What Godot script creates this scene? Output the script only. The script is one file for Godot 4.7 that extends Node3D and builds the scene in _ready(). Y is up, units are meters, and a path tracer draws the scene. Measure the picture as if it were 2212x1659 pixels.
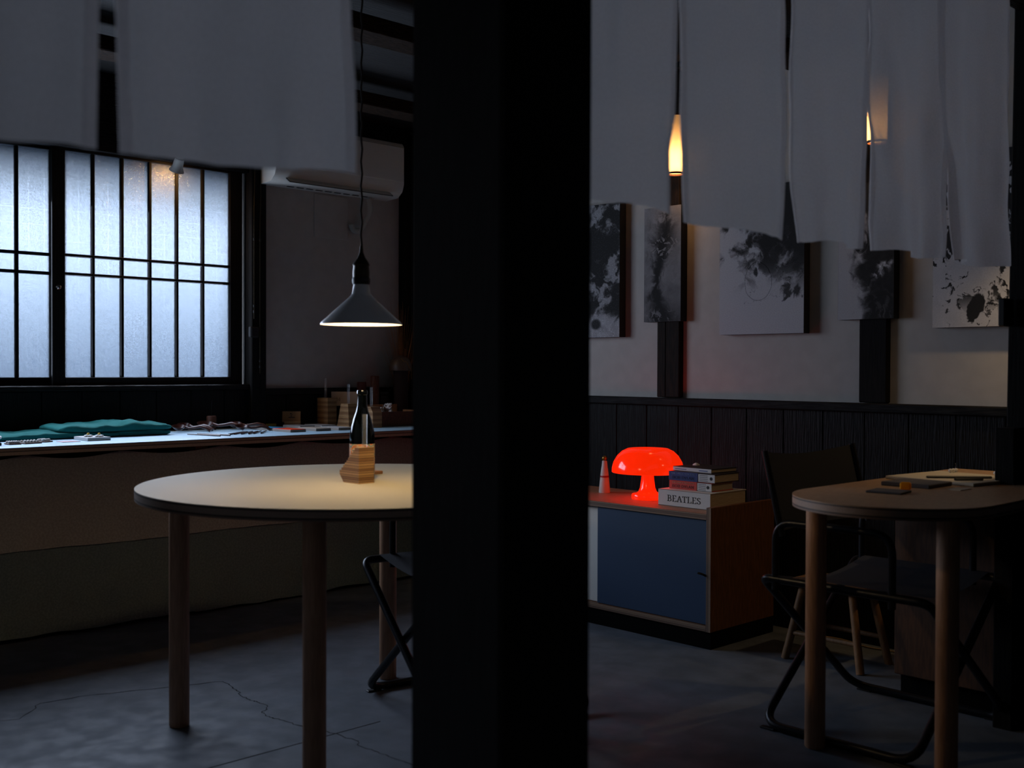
extends Node3D
# A dim Japanese craft shop seen past a post and split linen curtains. x runs along the window wall, z towards the viewer, y is up; metres.

var M := {}
var taken := {}

# ---------------------------------------------------------------- mesh builder
class MB:
	var v := PackedVector3Array()
	var n := PackedVector3Array()
	var u := PackedVector2Array()
	var t := Transform3D()
	func tri(a: Vector3, b: Vector3, c: Vector3, na: Vector3, nb: Vector3, nc: Vector3, ua := Vector2.ZERO, ub := Vector2.ZERO, uc := Vector2.ZERO) -> void:
		var pts := [t * a, t * b, t * c]
		var ns := [(t.basis * na).normalized(), (t.basis * nb).normalized(), (t.basis * nc).normalized()]
		var us := [ua, ub, uc]
		var g: Vector3 = (pts[2] - pts[0]).cross(pts[1] - pts[0])
		var order := [0, 1, 2] if g.dot(ns[0] + ns[1] + ns[2]) >= 0.0 else [0, 2, 1]
		for k in order:
			v.append(pts[k]); n.append(ns[k]); u.append(us[k])
	func quad(a: Vector3, b: Vector3, c: Vector3, d: Vector3, nn: Vector3) -> void:
		tri(a, b, c, nn, nn, nn, Vector2(0, 1), Vector2(1, 1), Vector2(1, 0))
		tri(a, c, d, nn, nn, nn, Vector2(0, 1), Vector2(1, 0), Vector2(0, 0))
	func box(c: Vector3, s: Vector3, b := 0.0) -> MB:
		var h := s * 0.5
		b = minf(b, minf(h.x, minf(h.y, h.z)) * 0.9)
		for ax in 3:
			var i := (ax + 1) % 3
			var j := (ax + 2) % 3
			for sg in [-1.0, 1.0]:
				var nn := Vector3.ZERO
				nn[ax] = sg
				var p := []
				for q in [[-1, -1], [1, -1], [1, 1], [-1, 1]]:
					var w := Vector3.ZERO
					w[ax] = sg * h[ax]; w[i] = q[0] * (h[i] - b); w[j] = q[1] * (h[j] - b)
					p.append(c + w)
				quad(p[0], p[1], p[2], p[3], nn)
		if b > 0.0:
			for ax in 3:
				var i := (ax + 1) % 3
				var j := (ax + 2) % 3
				for si in [-1.0, 1.0]:
					for sj in [-1.0, 1.0]:
						var nn := Vector3.ZERO
						nn[i] = si; nn[j] = sj
						var p := []
						for q in [[-1, 0], [1, 0], [1, 1], [-1, 1]]:
							var w := Vector3.ZERO
							w[ax] = q[0] * (h[ax] - b)
							w[i] = si * (h[i] - (b if q[1] == 1 else 0.0))
							w[j] = sj * (h[j] - (0.0 if q[1] == 1 else b))
							p.append(c + w)
						quad(p[0], p[1], p[2], p[3], nn.normalized())
			for sx in [-1.0, 1.0]:
				for sy in [-1.0, 1.0]:
					for sz in [-1.0, 1.0]:
						var s3 := Vector3(sx, sy, sz)
						var nn := s3.normalized()
						tri(c + s3 * Vector3(h.x, h.y - b, h.z - b), c + s3 * Vector3(h.x - b, h.y, h.z - b), c + s3 * Vector3(h.x - b, h.y - b, h.z), nn, nn, nn)
		return self
	func tube(path: Array, r: float, sides := 10, r2 := -1.0) -> MB:
		if r2 < 0.0:
			r2 = r
		var rings := []
		var up := Vector3.UP
		for k in path.size():
			var d: Vector3 = (path[mini(k + 1, path.size() - 1)] - path[maxi(k - 1, 0)]).normalized()
			if k == 0 and absf(d.dot(up)) > 0.9:
				up = Vector3.RIGHT
			var sx := d.cross(up).normalized()
			up = sx.cross(d).normalized()
			var rr := lerpf(r, r2, float(k) / maxf(path.size() - 1, 1))
			var ring := []
			for j in sides:
				var a := TAU * j / sides
				ring.append([path[k] + (sx * cos(a) + up * sin(a)) * rr, sx * cos(a) + up * sin(a)])
			rings.append([ring, d])
		for k in path.size() - 1:
			for j in sides:
				var a: Array = rings[k][0][j]; var b: Array = rings[k][0][(j + 1) % sides]
				var c: Array = rings[k + 1][0][(j + 1) % sides]; var e: Array = rings[k + 1][0][j]
				tri(a[0], b[0], c[0], a[1], b[1], c[1]); tri(a[0], c[0], e[0], a[1], c[1], e[1])
		for e in [0, path.size() - 1]:
			var nn: Vector3 = rings[e][1] * (-1.0 if e == 0 else 1.0)
			for j in sides:
				tri(path[e], rings[e][0][j][0], rings[e][0][(j + 1) % sides][0], nn, nn, nn)
		return self
	func lathe(prof: Array, sides := 32, at := Vector3.ZERO) -> MB:
		var sn := []
		for k in prof.size() - 1:
			var d: Vector2 = prof[k + 1] - prof[k]
			sn.append(Vector2(d.y, -d.x).normalized())
		for k in prof.size() - 1:
			var n0: Vector2 = sn[k]; var n1: Vector2 = sn[k]
			if k > 0 and sn[k - 1].dot(sn[k]) > 0.75: n0 = (sn[k - 1] + sn[k]).normalized()
			if k < sn.size() - 1 and sn[k + 1].dot(sn[k]) > 0.75: n1 = (sn[k + 1] + sn[k]).normalized()
			for j in sides:
				var a := TAU * j / sides; var b := TAU * (j + 1) / sides
				var f := func(p: Vector2, ang: float) -> Vector3: return Vector3(p.x * cos(ang), p.y, p.x * sin(ang))
				var p0: Vector3 = at + f.call(prof[k], a); var p1: Vector3 = at + f.call(prof[k], b)
				var p2: Vector3 = at + f.call(prof[k + 1], b); var p3: Vector3 = at + f.call(prof[k + 1], a)
				if prof[k].x > 1e-6: tri(p0, p1, p2, f.call(n0, a), f.call(n0, b), f.call(n1, b))
				if prof[k + 1].x > 1e-6: tri(p0, p2, p3, f.call(n0, a), f.call(n1, b), f.call(n1, a))
		return self
	# polygon in (x, y) of the frame `t`, pushed along +z by depth
	func prism(poly: Array, depth: float) -> MB:
		var pk := PackedVector2Array(poly)
		var ids := Geometry2D.triangulate_polygon(pk)
		var ctr := Vector2.ZERO
		for p in poly: ctr += p / poly.size()
		for k in range(0, ids.size(), 3):
			var a: Vector2 = poly[ids[k]]; var b: Vector2 = poly[ids[k + 1]]; var c: Vector2 = poly[ids[k + 2]]
			for z in [0.0, depth]:
				var nn := Vector3(0, 0, -1 if z == 0.0 else 1)
				tri(Vector3(a.x, a.y, z), Vector3(b.x, b.y, z), Vector3(c.x, c.y, z), nn, nn, nn)
		var ccw := not Geometry2D.is_polygon_clockwise(pk)
		var m := poly.size()
		var en := []
		for k in m:
			var d: Vector2 = poly[(k + 1) % m] - poly[k]
			en.append((Vector2(d.y, -d.x) if ccw else Vector2(-d.y, d.x)).normalized())
		for k in m:
			var a: Vector2 = poly[k]; var b: Vector2 = poly[(k + 1) % m]
			var na: Vector2 = en[k]; var nb: Vector2 = en[k]
			if en[k].dot(en[(k + m - 1) % m]) > 0.8: na = (en[k] + en[(k + m - 1) % m]).normalized()
			if en[k].dot(en[(k + 1) % m]) > 0.8: nb = (en[k] + en[(k + 1) % m]).normalized()
			var n3a := Vector3(na.x, na.y, 0); var n3b := Vector3(nb.x, nb.y, 0)
			tri(Vector3(a.x, a.y, 0), Vector3(b.x, b.y, 0), Vector3(b.x, b.y, depth), n3a, n3b, n3b)
			tri(Vector3(a.x, a.y, 0), Vector3(b.x, b.y, depth), Vector3(a.x, a.y, depth), n3a, n3b, n3a)
		return self
	func grid(nu: int, nv: int, f: Callable) -> MB:
		var e := 0.002
		var P := []; var N := []
		for i in nu + 1:
			for j in nv + 1:
				var a := float(i) / nu; var b := float(j) / nv
				P.append(f.call(a, b))
				var du: Vector3 = f.call(minf(a + e, 1), b) - f.call(maxf(a - e, 0), b)
				var dv: Vector3 = f.call(a, minf(b + e, 1)) - f.call(a, maxf(b - e, 0))
				var nn := du.cross(dv)
				N.append(nn.normalized() if nn.length() > 1e-12 else Vector3.UP)
		for i in nu:
			for j in nv:
				var a := i * (nv + 1) + j; var b := a + nv + 1
				var ua := Vector2(float(i) / nu, float(j) / nv); var du := Vector2(1.0 / nu, 0); var dv := Vector2(0, 1.0 / nv)
				tri(P[a], P[b], P[b + 1], N[a], N[b], N[b + 1], ua, ua + du, ua + du + dv)
				tri(P[a], P[b + 1], P[a + 1], N[a], N[b + 1], N[a + 1], ua, ua + du + dv, ua + dv)
		return self
	func mesh() -> ArrayMesh:
		var arr := []
		arr.resize(Mesh.ARRAY_MAX)
		arr[Mesh.ARRAY_VERTEX] = v; arr[Mesh.ARRAY_NORMAL] = n; arr[Mesh.ARRAY_TEX_UV] = u
		var am := ArrayMesh.new()
		am.add_surface_from_arrays(Mesh.PRIMITIVE_TRIANGLES, arr)
		return am

func mb(tr := Transform3D()) -> MB:
	var m := MB.new()
	m.t = tr
	return m

# rounds the corners of a polyline
func rounded(pts: Array, rad: float, steps := 6) -> Array:
	var out := [pts[0]]
	for k in range(1, pts.size() - 1):
		var a: Vector3 = pts[k - 1]; var p: Vector3 = pts[k]; var b: Vector3 = pts[k + 1]
		var da := (a - p).normalized(); var db := (b - p).normalized()
		var l := minf(rad, minf((a - p).length(), (b - p).length()) * 0.48)
		for s in steps + 1:
			var w := float(s) / steps
			out.append((p + da * l).lerp(p, w).lerp(p.lerp(p + db * l, w), w))
	out.append(pts[-1])
	return out

# ---------------------------------------------------------------- naming and tagging
func numbered(called: String) -> String:
	if not taken.has(called):
		taken[called] = 0
		return called
	taken[called] += 1
	return "%s_%03d" % [called, taken[called]]

func tag(o: Node3D, label: String, category := "", group := "", kind := "") -> Node3D:
	if label: o.set_meta("label", label)
	if category: o.set_meta("category", category)
	if group: o.set_meta("group", group)
	if kind: o.set_meta("kind", kind)
	return o

func thing(called: String, label: String, category: String, at := Vector3.ZERO, turn := 0.0, group := "") -> Node3D:
	var o := Node3D.new()
	o.name = numbered(called)
	add_child(o)
	o.position = at
	o.rotation_degrees.y = turn
	return tag(o, label, category, group)

func obj(called: String, m: MB, mat: Material, parent: Node3D = null) -> MeshInstance3D:
	var o := MeshInstance3D.new()
	o.mesh = m.mesh()
	o.material_override = mat
	if parent == null:
		o.name = numbered(called)
		add_child(o)
	else:
		var base := called
		var k := 0
		while parent.has_node(NodePath(called)):
			k += 1
			called = "%s_%03d" % [base, k]
		o.name = called
		parent.add_child(o, true)
	return o

func struct(called: String, m: MB, mat: Material, label: String) -> MeshInstance3D:
	var o := obj(called, m, mat)
	tag(o, label, "", "", "structure")
	return o

func words(text: String, parent: Node3D, at: Vector3, turn: float, height: float, mat: Material, font := "Droid Sans", called := "lettering", squeeze := 1.0) -> void:
	var tm := TextMesh.new()
	var sf := SystemFont.new()
	sf.font_names = PackedStringArray([font])
	tm.font = sf
	tm.text = text
	tm.font_size = 48
	tm.pixel_size = height / 35.0
	tm.depth = 0.0006
	var o := MeshInstance3D.new()
	o.mesh = tm
	o.material_override = mat
	o.name = called
	parent.add_child(o, true)
	o.position = at
	o.rotation_degrees.y = turn
	o.scale.x = squeeze

# ---------------------------------------------------------------- materials
func noise(freq: float, octaves := 4, sd := 1) -> FastNoiseLite:
	var f := FastNoiseLite.new()
	f.seed = sd
	f.noise_type = FastNoiseLite.TYPE_SIMPLEX_SMOOTH
	f.frequency = freq
	f.fractal_octaves = octaves
	return f

func noise_tex(freq: float, a: Color, b: Color, size := 512, octaves := 4, sd := 1, lo := 0.25, hi := 0.75) -> NoiseTexture2D:
	var nt := NoiseTexture2D.new()
	nt.width = size; nt.height = size
	nt.seamless = true
	nt.noise = noise(freq, octaves, sd)
	var g := Gradient.new()
	g.offsets = PackedFloat32Array([lo, hi])
	g.colors = PackedColorArray([a, b])
	nt.color_ramp = g
	return nt

func mat(c: Color, rough := 0.6, metal := 0.0) -> StandardMaterial3D:
	var m := StandardMaterial3D.new()
	m.albedo_color = c
	m.roughness = rough
	m.metallic = metal
	return m

func patterned(a: Color, b: Color, rough: float, freq: float, scale3: Vector3, bump := 0.0, sd := 1, octaves := 4) -> StandardMaterial3D:
	var m := mat(Color.WHITE, rough)
	m.albedo_texture = noise_tex(freq, a, b, 512, octaves, sd)
	m.uv1_triplanar = true
	m.uv1_world_triplanar = true
	m.uv1_scale = scale3
	if bump != 0.0:
		m.heightmap_enabled = true
		m.heightmap_texture = noise_tex(freq, Color.BLACK, Color.WHITE, 512, octaves, sd)
		m.heightmap_scale = bump
	return m

func glow(c: Color, energy: float) -> StandardMaterial3D:
	var m := mat(Color(0.5, 0.5, 0.5), 0.5)
	m.emission_enabled = true
	m.emission = c
	m.emission_energy_multiplier = energy
	return m

# stripes of plywood along y
func plies(per_metre: float, a: Color, b: Color, c: Color, upright := false) -> StandardMaterial3D:
	var im := Image.create(64, 256, false, Image.FORMAT_RGB8)
	var rng := RandomNumberGenerator.new()
	rng.seed = 11
	var y := 0
	var k := 0
	while y < 256:
		var th := rng.randi_range(12, 22)
		var col: Color = [a, b, a, c][k % 4]
		col = col.lerp(b, rng.randf() * 0.35)
		for yy in range(y, mini(y + th, 256)):
			for x in 64:
				im.set_pixel(x, yy, col.darkened(rng.randf() * 0.1 + (0.5 if yy - y < 3 else 0.0)))
		y += th
		k += 1
	var m := mat(Color.WHITE, 0.55)
	if upright: im.rotate_90(CLOCKWISE)
	m.albedo_texture = ImageTexture.create_from_image(im)
	m.uv1_triplanar = true
	m.uv1_scale = Vector3(per_metre, per_metre, per_metre)
	return m

func make_materials() -> void:
	M.black_wood = patterned(Color(0.045, 0.042, 0.04), Color(0.08, 0.073, 0.067), 0.8, 0.02, Vector3(9, 0.7, 9), 0.03, 3)
	M.black_wood_across = patterned(Color(0.045, 0.042, 0.04), Color(0.08, 0.073, 0.067), 0.5, 0.02, Vector3(0.7, 9, 9), 0.12, 4)
	M.board = [patterned(Color(0.04, 0.036, 0.033), Color(0.075, 0.068, 0.06), 0.6, 0.02, Vector3(10, 0.6, 10), 0.15, 5), patterned(Color(0.045, 0.039, 0.034), Color(0.085, 0.073, 0.062), 0.6, 0.02, Vector3(12, 0.7, 12), 0.15, 6), patterned(Color(0.036, 0.034, 0.031), Color(0.066, 0.061, 0.055), 0.6, 0.02, Vector3(9, 0.5, 9), 0.15, 7)]
	M.rail = patterned(Color(0.04, 0.04, 0.04), Color(0.11, 0.11, 0.108), 0.7, 0.012, Vector3(4, 9, 1.2), 0.1, 8)
	M.post_wood = patterned(Color(0.07, 0.05, 0.035), Color(0.14, 0.095, 0.06), 0.75, 0.02, Vector3(10, 0.8, 10), 0.05, 9)
	M.near_post = patterned(Color(0.15, 0.146, 0.145), Color(0.20, 0.193, 0.19), 0.45, 0.02, Vector3(8, 0.6, 8), 0.0, 10)
	for q in M.board + [M.black_wood, M.black_wood_across, M.post_wood, M.rail]: q.metallic_specular = 0.28
	M.plaster = patterned(Color(0.665, 0.645, 0.62), Color(0.685, 0.665, 0.64), 0.92, 0.02, Vector3(1, 1, 1), 0.0, 12)
	M.ceiling = patterned(Color(0.03, 0.027, 0.024), Color(0.05, 0.044, 0.038), 0.9, 0.02, Vector3(0.7, 8, 8), 0.1, 13)
	M.beam = patterned(Color(0.11, 0.085, 0.068), Color(0.20, 0.155, 0.122), 0.6, 0.025, Vector3(1.2, 12, 12), 0.2, 14)
	M.beam.metallic_specular = 0.18
	M.beam.roughness = 0.85
	M.floor = patterned(Color(0.35, 0.375, 0.405), Color(0.40, 0.425, 0.46), 0.42, 0.012, Vector3(0.9, 0.9, 0.9), 0.03, 15, 6)
	M.floor.roughness_texture = noise_tex(0.02, Color(0.56, 0.56, 0.56), Color(0.7, 0.7, 0.7), 512, 5, 16)
	M.floor.roughness = 1.0
	M.floor.metallic_specular = 0.42
	M.crack = mat(Color(0.1, 0.1, 0.1), 0.95)
	M.linen = patterned(Color(0.80, 0.785, 0.785), Color(0.84, 0.825, 0.825), 0.95, 0.05, Vector3(6, 6, 6), 0.0, 17)
	M.linen.transparency = BaseMaterial3D.TRANSPARENCY_ALPHA
	M.linen.albedo_color = Color(1, 1, 1, 0.965)
	M.linen.backlight_enabled = true
	M.linen.backlight = Color(0.95, 0.95, 0.95)
	M.hem = patterned(Color(0.88, 0.865, 0.865), Color(0.91, 0.895, 0.895), 0.95, 0.05, Vector3(6, 6, 6), 0.0, 17)
	M.hem.backlight_enabled = true
	M.hem.backlight = Color(1.7, 1.7, 1.7)
	M.lower_skirt = patterned(Color(0.37, 0.42, 0.42), Color(0.43, 0.48, 0.475), 0.95, 0.03, Vector3(5, 5, 5), 0.06, 33)
	M.skirt = patterned(Color(0.56, 0.54, 0.52), Color(0.62, 0.60, 0.58), 0.95, 0.03, Vector3(5, 5, 5), 0.06, 18)
	M.glass = mat(Color(0.9, 0.95, 1.0, 0.03), 0.15)
	M.glass.refraction_enabled = true
	M.glass.refraction_scale = 0.05
	M.glass.transparency = BaseMaterial3D.TRANSPARENCY_ALPHA
	M.glass.heightmap_enabled = true
	M.glass.heightmap_texture = noise_tex(0.09, Color.BLACK, Color.WHITE, 512, 3, 19)
	M.glass.heightmap_scale = 0.04
	M.glass.uv1_triplanar = true
	M.glass.uv1_world_triplanar = true
	M.glass.uv1_scale = Vector3(14, 14, 14)
	M.clear = mat(Color(0.95, 0.98, 1.0, 0.03), 0.02)
	M.clear.transparency = BaseMaterial3D.TRANSPARENCY_ALPHA
	M.laminate = mat(Color(0.74, 0.72, 0.64), 0.65)
	M.laminate.metallic_specular = 0.3
	M.counter_top = mat(Color(0.62, 0.74, 0.81), 0.5)
	M.rim = plies(3.0, Color(0.70, 0.60, 0.53), Color(0.56, 0.46, 0.39), Color(0.76, 0.66, 0.57))
	M.beech = patterned(Color(0.68, 0.51, 0.39), Color(0.78, 0.60, 0.47), 0.5, 0.02, Vector3(14, 1, 14), 0.0, 20)
	M.ash_top = patterned(Color(0.66, 0.52, 0.39), Color(0.74, 0.60, 0.46), 0.45, 0.02, Vector3(1.5, 8, 14), 0.0, 21)
	M.cupboard = patterned(Color(0.26, 0.16, 0.09), Color(0.33, 0.21, 0.12), 0.5, 0.02, Vector3(8, 1, 8), 0.0, 32)  # shade under the table put into the colour: darker copy of cabinet wood
	M.cabinet = patterned(Color(0.38, 0.24, 0.13), Color(0.47, 0.30, 0.17), 0.5, 0.02, Vector3(8, 1, 8), 0.0, 22)
	M.cabinet_top = patterned(Color(0.55, 0.38, 0.27), Color(0.63, 0.45, 0.33), 0.5, 0.02, Vector3(10, 8, 1.2), 0.0, 23)
	M.ply = plies(9.0, Color(0.56, 0.45, 0.36), Color(0.42, 0.32, 0.25), Color(0.62, 0.50, 0.40))
	M.ply_up = plies(9.0, Color(0.56, 0.45, 0.36), Color(0.42, 0.32, 0.25), Color(0.62, 0.50, 0.40), true)
	M.vase_ply = plies(9.0, Color(0.70, 0.54, 0.36), Color(0.56, 0.40, 0.25), Color(0.78, 0.62, 0.43))
	M.blue = mat(Color(0.11, 0.22, 0.34), 0.6)
	M.white = mat(Color(0.82, 0.82, 0.80), 0.5)
	M.paper = mat(Color(0.80, 0.76, 0.68), 0.9)
	M.pages = patterned(Color(0.66, 0.58, 0.46), Color(0.78, 0.70, 0.57), 0.95, 0.03, Vector3(1, 60, 1), 0.0, 24)
	M.ink = mat(Color(0.08, 0.08, 0.09), 0.7)
	M.steel = mat(Color(0.13, 0.135, 0.15), 0.35, 0.6)
	M.sling = patterned(Color(0.075, 0.085, 0.115), Color(0.1, 0.11, 0.145), 0.85, 0.1, Vector3(8, 8, 8), 0.03, 25)
	M.brass = mat(Color(0.62, 0.45, 0.2), 0.35, 0.9)
	M.dark_brass = mat(Color(0.2, 0.17, 0.11), 0.4, 0.6)
	M.black = mat(Color(0.03, 0.03, 0.032), 0.5)
	M.plinth = mat(Color(0.025, 0.025, 0.025), 0.9)
	M.plinth.metallic_specular = 0.2
	M.pearl = mat(Color(0.97, 0.95, 0.92), 0.12)
	M.pearl.clearcoat_enabled = true
	M.pearl.clearcoat = 1.0
	M.chrome = mat(Color(0.9, 0.9, 0.92), 0.12, 1.0)
	M.spoon = patterned(Color(0.2, 0.1, 0.075), Color(0.32, 0.16, 0.12), 0.3, 0.03, Vector3(10, 10, 3), 0.0, 26)
	M.walnut = patterned(Color(0.26, 0.13, 0.07), Color(0.38, 0.2, 0.11), 0.6, 0.03, Vector3(10, 2, 10), 0.05, 27)
	M.teal = patterned(Color(0.01, 0.42, 0.41), Color(0.02, 0.57, 0.55), 0.95, 0.25, Vector3(8, 8, 8), 0.25, 28, 2)
	M.oak = patterned(Color(0.62, 0.43, 0.28), Color(0.72, 0.52, 0.35), 0.55, 0.02, Vector3(2, 14, 2), 0.0, 29)
	M.stool = patterned(Color(0.45, 0.32, 0.19), Color(0.55, 0.40, 0.25), 0.6, 0.02, Vector3(10, 2, 10), 0.0, 30)

# ---------------------------------------------------------------- ink pictures
func art(kind: int, w: int, h: int) -> ImageTexture:
	var im := Image.create(w, h, false, Image.FORMAT_RGB8)
	var n1 := noise(0.012, 5, 40 + kind); var n2 := noise(0.03, 4, 50 + kind); var n3 := noise(0.006, 3, 60 + kind); var n4 := noise(0.2, 2, 70 + kind)
	for y in h:
		for x in w:
			var a := float(x) / w; var b := float(y) / h
			var wx := x + 38.0 * n3.get_noise_2d(x, y) + 12.0 * n2.get_noise_2d(x + 300, y)
			var wy := y + 38.0 * n3.get_noise_2d(x + 500, y + 90) + 12.0 * n2.get_noise_2d(x, y + 300)
			var c := n1.get_noise_2d(wx, wy)
			var d := n2.get_noise_2d(wx, wy)
			var g := n4.get_noise_2d(x, y)
			var v := 0.8
			if kind == 1:      # dark cloud, pale at the foot
				v = 0.05 + 0.55 * smoothstep(0.0, 0.5, c + 0.4 * d + 0.25 * sin(b * 9.0 + a * 3.0) - 0.05)
				v = lerpf(v, 0.66 + 0.1 * d, smoothstep(0.8, 0.9, b + 0.12 * c))
				v = lerpf(v, 0.12, smoothstep(1.0, 0.5, Vector2((a - 0.62) / 0.1, (b - 0.9) / 0.05).length()))
				if g > 0.52: v += 0.2
			elif kind == 2:    # one dark swirling column
				var xc := 0.45 + 0.12 * sin(b * 6.0 + 0.6) + 0.12 * c
				var wd := 0.17 + 0.1 * sin(b * 9.0 - 0.9) + 0.07 * d
				var m := exp(-pow((a - xc) / maxf(wd, 0.05), 2.0))
				m *= smoothstep(0.04, 0.16, b + 0.1 * d)
				v = 0.42 + 0.16 * (1.0 - b) + 0.1 * c - 0.52 * m
				v += 0.55 * m * smoothstep(0.18, 0.4, sin(22.0 * (a + 0.5 * c) + 14.0 * b) * (0.4 + d)) * (smoothstep(0.16, 0.04, absf(b - 0.36)) + smoothstep(0.1, 0.02, absf(b - 0.95)))
				v -= 0.2 * smoothstep(0.75, 1.0, b) * smoothstep(0.35, 0.9, a) * (0.5 + c)
			elif kind == 3:    # pale sheet, smoke from the upper right
				var m := smoothstep(0.25, 0.9, a * 0.9 + (1.0 - b) * 0.95 - 0.35 + 0.7 * c + 0.25 * d)
				v = 0.78 - 0.72 * m * smoothstep(0.78, 0.45, b)
				for q in [[0.66, 0.5, 0.05, 0.055], [0.8, 0.3, 0.05, 0.04], [0.8, 0.72, 0.055, 0.06], [0.92, 0.55, 0.06, 0.07], [0.93, 0.72, 0.05, 0.05], [0.44, 0.58, 0.025, 0.035]]:
					v = lerpf(v, 0.14, 0.85 * smoothstep(1.15, 0.5, Vector2((a - q[0]) / q[2], (b - q[1]) / q[3]).length() + 0.9 * d))
				if absf(Vector2((a - 0.47) / 0.16, (b - 0.64) / 0.13).length() - 1.0 + 0.1 * c) < 0.02: v -= 0.22
				if absf(c + 0.25 * d) < 0.012 and a > 0.3 and b < 0.8 and b > 0.3: v -= 0.28
			elif kind == 4:    # pale left, dark turning mass on the right with a white flash
				var m := smoothstep(0.30, 0.56, a + 0.22 * c + 0.06 * sin(b * 11.0 + 1.0))
				v = 0.74 - 0.68 * m + 0.1 * m * d
				var s := smoothstep(1.0, 0.2, Vector2((a - 0.82) / 0.24, (b - 0.62 + 0.25 * (a - 0.8)) / 0.075).length() + 0.7 * c)
				v = lerpf(v, 0.9, s * (0.6 + d))
				v = lerpf(v, 0.45, 0.5 * m * smoothstep(0.72, 0.95, b) * smoothstep(-0.1, 0.3, d))
				if absf(Vector2((a - 0.4) / 0.13, (b - 0.42) / 0.08).length() - 1.0 + 0.2 * c) < 0.12: v -= 0.25
			else:              # white with blots, drips and veins
				v = 0.82 + 0.05 * c
				v = lerpf(v, 0.1, smoothstep(0.12, 0.3, c + 0.8 * d + 0.55 * (0.66 - b) + 0.45 * (a - 0.42)) * smoothstep(0.95, 0.75, b))
				v = lerpf(v, 0.07, smoothstep(1.05, 0.9, Vector2((a - 0.335 + 0.25 * (b - 0.88)) / 0.065, (b - 0.885) / 0.08).length() + 0.4 * d))
				if absf(c - 0.05) < 0.035 and a > 0.1: v -= 0.6 * smoothstep(-0.15, 0.25, d)
				if absf(b - 0.93 + 0.45 * (a - 0.38) + 0.1 * d) < 0.012 and a > 0.36: v -= 0.5
			v += 0.03 * g
			im.set_pixel(x, y, Color(v, v, v * 1.02))
	return ImageTexture.create_from_image(im)

# ---------------------------------------------------------------- repeated things
func round_leg(parent: Node3D, x: float, z: float, h: float, r := 0.03) -> void:
	obj("leg", mb().lathe([Vector2(0, 0), Vector2(r - 0.003, 0), Vector2(r, 0.004), Vector2(r, h), Vector2(0, h)], 24, Vector3(x, 0, z)), M.beech, parent)

# frame and sling chair: sides run along z, the back is at -z
func sling_chair(label: String, at: Vector3, turn: float) -> Node3D:
	var c := thing("sling_chair", label, "chair", at, turn, "tubular sling chairs")
	var r := 0.013
	for s in [-1.0, 1.0]:
		# one loop: runner on the floor, both ends rise across to the seat rail on the other side
		var xf: float = s * 0.292; var xt: float = -s * 0.262
		obj("leg_frame", mb().tube(rounded([Vector3(xt, 0.452, -0.20), Vector3(xt, 0.452, -0.256 - 0.012 * s), Vector3(xf, 0.014, -0.256 - 0.012 * s), Vector3(xf, 0.014, 0.25 + 0.012 * s), Vector3(xt, 0.452, 0.25 + 0.012 * s), Vector3(xt, 0.452, 0.19)], 0.07), r, 12), M.steel, c)
		obj("seat_rail", mb().tube([Vector3(xt, 0.452, -0.205), Vector3(xt, 0.452, 0.195)], r, 12), M.steel, c)
		obj("armrest", mb().tube(rounded([Vector3(xt, 0.42, -0.222), Vector3(xt, 0.628, -0.222), Vector3(xt, 0.628, 0.155), Vector3(xt, 0.42, 0.155)], 0.06), 0.011, 12), M.steel, c)
		obj("back_post", mb().tube([Vector3(xt, 0.585, -0.2), Vector3(xt, 0.84, -0.262)], 0.01, 10), M.steel, c)
		for z in [-0.28, 0.262]:
			obj("foot_pad", mb().box(Vector3(xf, 0.003, z * 0.8), Vector3(0.022, 0.006, 0.05), 0.002), M.black, c)
	obj("seat", mb().grid(12, 8, func(a: float, b: float) -> Vector3: return Vector3(lerpf(-0.262, 0.262, a), 0.466 - 0.035 * sin(a * PI), lerpf(-0.215, 0.205, b))), M.sling, c)
	obj("backrest", mb().grid(14, 8, func(a: float, b: float) -> Vector3:
		var y := lerpf(0.60, 0.838 - 0.018 * sin(a * PI), b)
		return Vector3(lerpf(-0.264, 0.264, a), y, -0.2 - (y - 0.585) * 0.243 - 0.03 * sin(a * PI) + 0.012 * signf(0.5 - 0.5) )), M.sling, c)
	return c

func canvas(kind: int, z0: float, z1: float, y0: float, y1: float, label: String) -> void:
	var x := 4.01
	var c := thing("ink_canvas", label, "painting", Vector3(x + 0.025, (y0 + y1) / 2, (z0 + z1) / 2), 0, "ink canvases on the right wall")
	var w := z1 - z0; var h := y1 - y0
	obj("stretcher", mb().box(Vector3(0.001, 0, 0), Vector3(0.046, h, w), 0.002), mat(Color(0.09, 0.09, 0.095), 0.8), c)
	var m := mat(Color(0.86, 0.86, 0.86), 0.85)
	m.albedo_texture = art(kind, int(420.0 * w / h * 1.0), 420)
	var f := mb()
	f.tri(Vector3(-0.0235, -h / 2, -w / 2), Vector3(-0.0235, -h / 2, w / 2), Vector3(-0.0235, h / 2, w / 2), Vector3.LEFT, Vector3.LEFT, Vector3.LEFT, Vector2(0, 1), Vector2(1, 1), Vector2(1, 0))
	f.tri(Vector3(-0.0235, -h / 2, -w / 2), Vector3(-0.0235, h / 2, w / 2), Vector3(-0.0235, h / 2, -w / 2), Vector3.LEFT, Vector3.LEFT, Vector3.LEFT, Vector2(0, 1), Vector2(1, 0), Vector2(0, 0))
	obj("picture", f, m, c)

func edge_at(pts: Array, y: float) -> float:
	for k in pts.size() - 1:
		if y <= pts[k].x and y >= pts[k + 1].x:
			var w: float = (pts[k].x - y) / (pts[k].x - pts[k + 1].x)
			return lerpf(pts[k].y, pts[k + 1].y, w)
	return pts[0].y if y > pts[0].x else pts[-1].y

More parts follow.
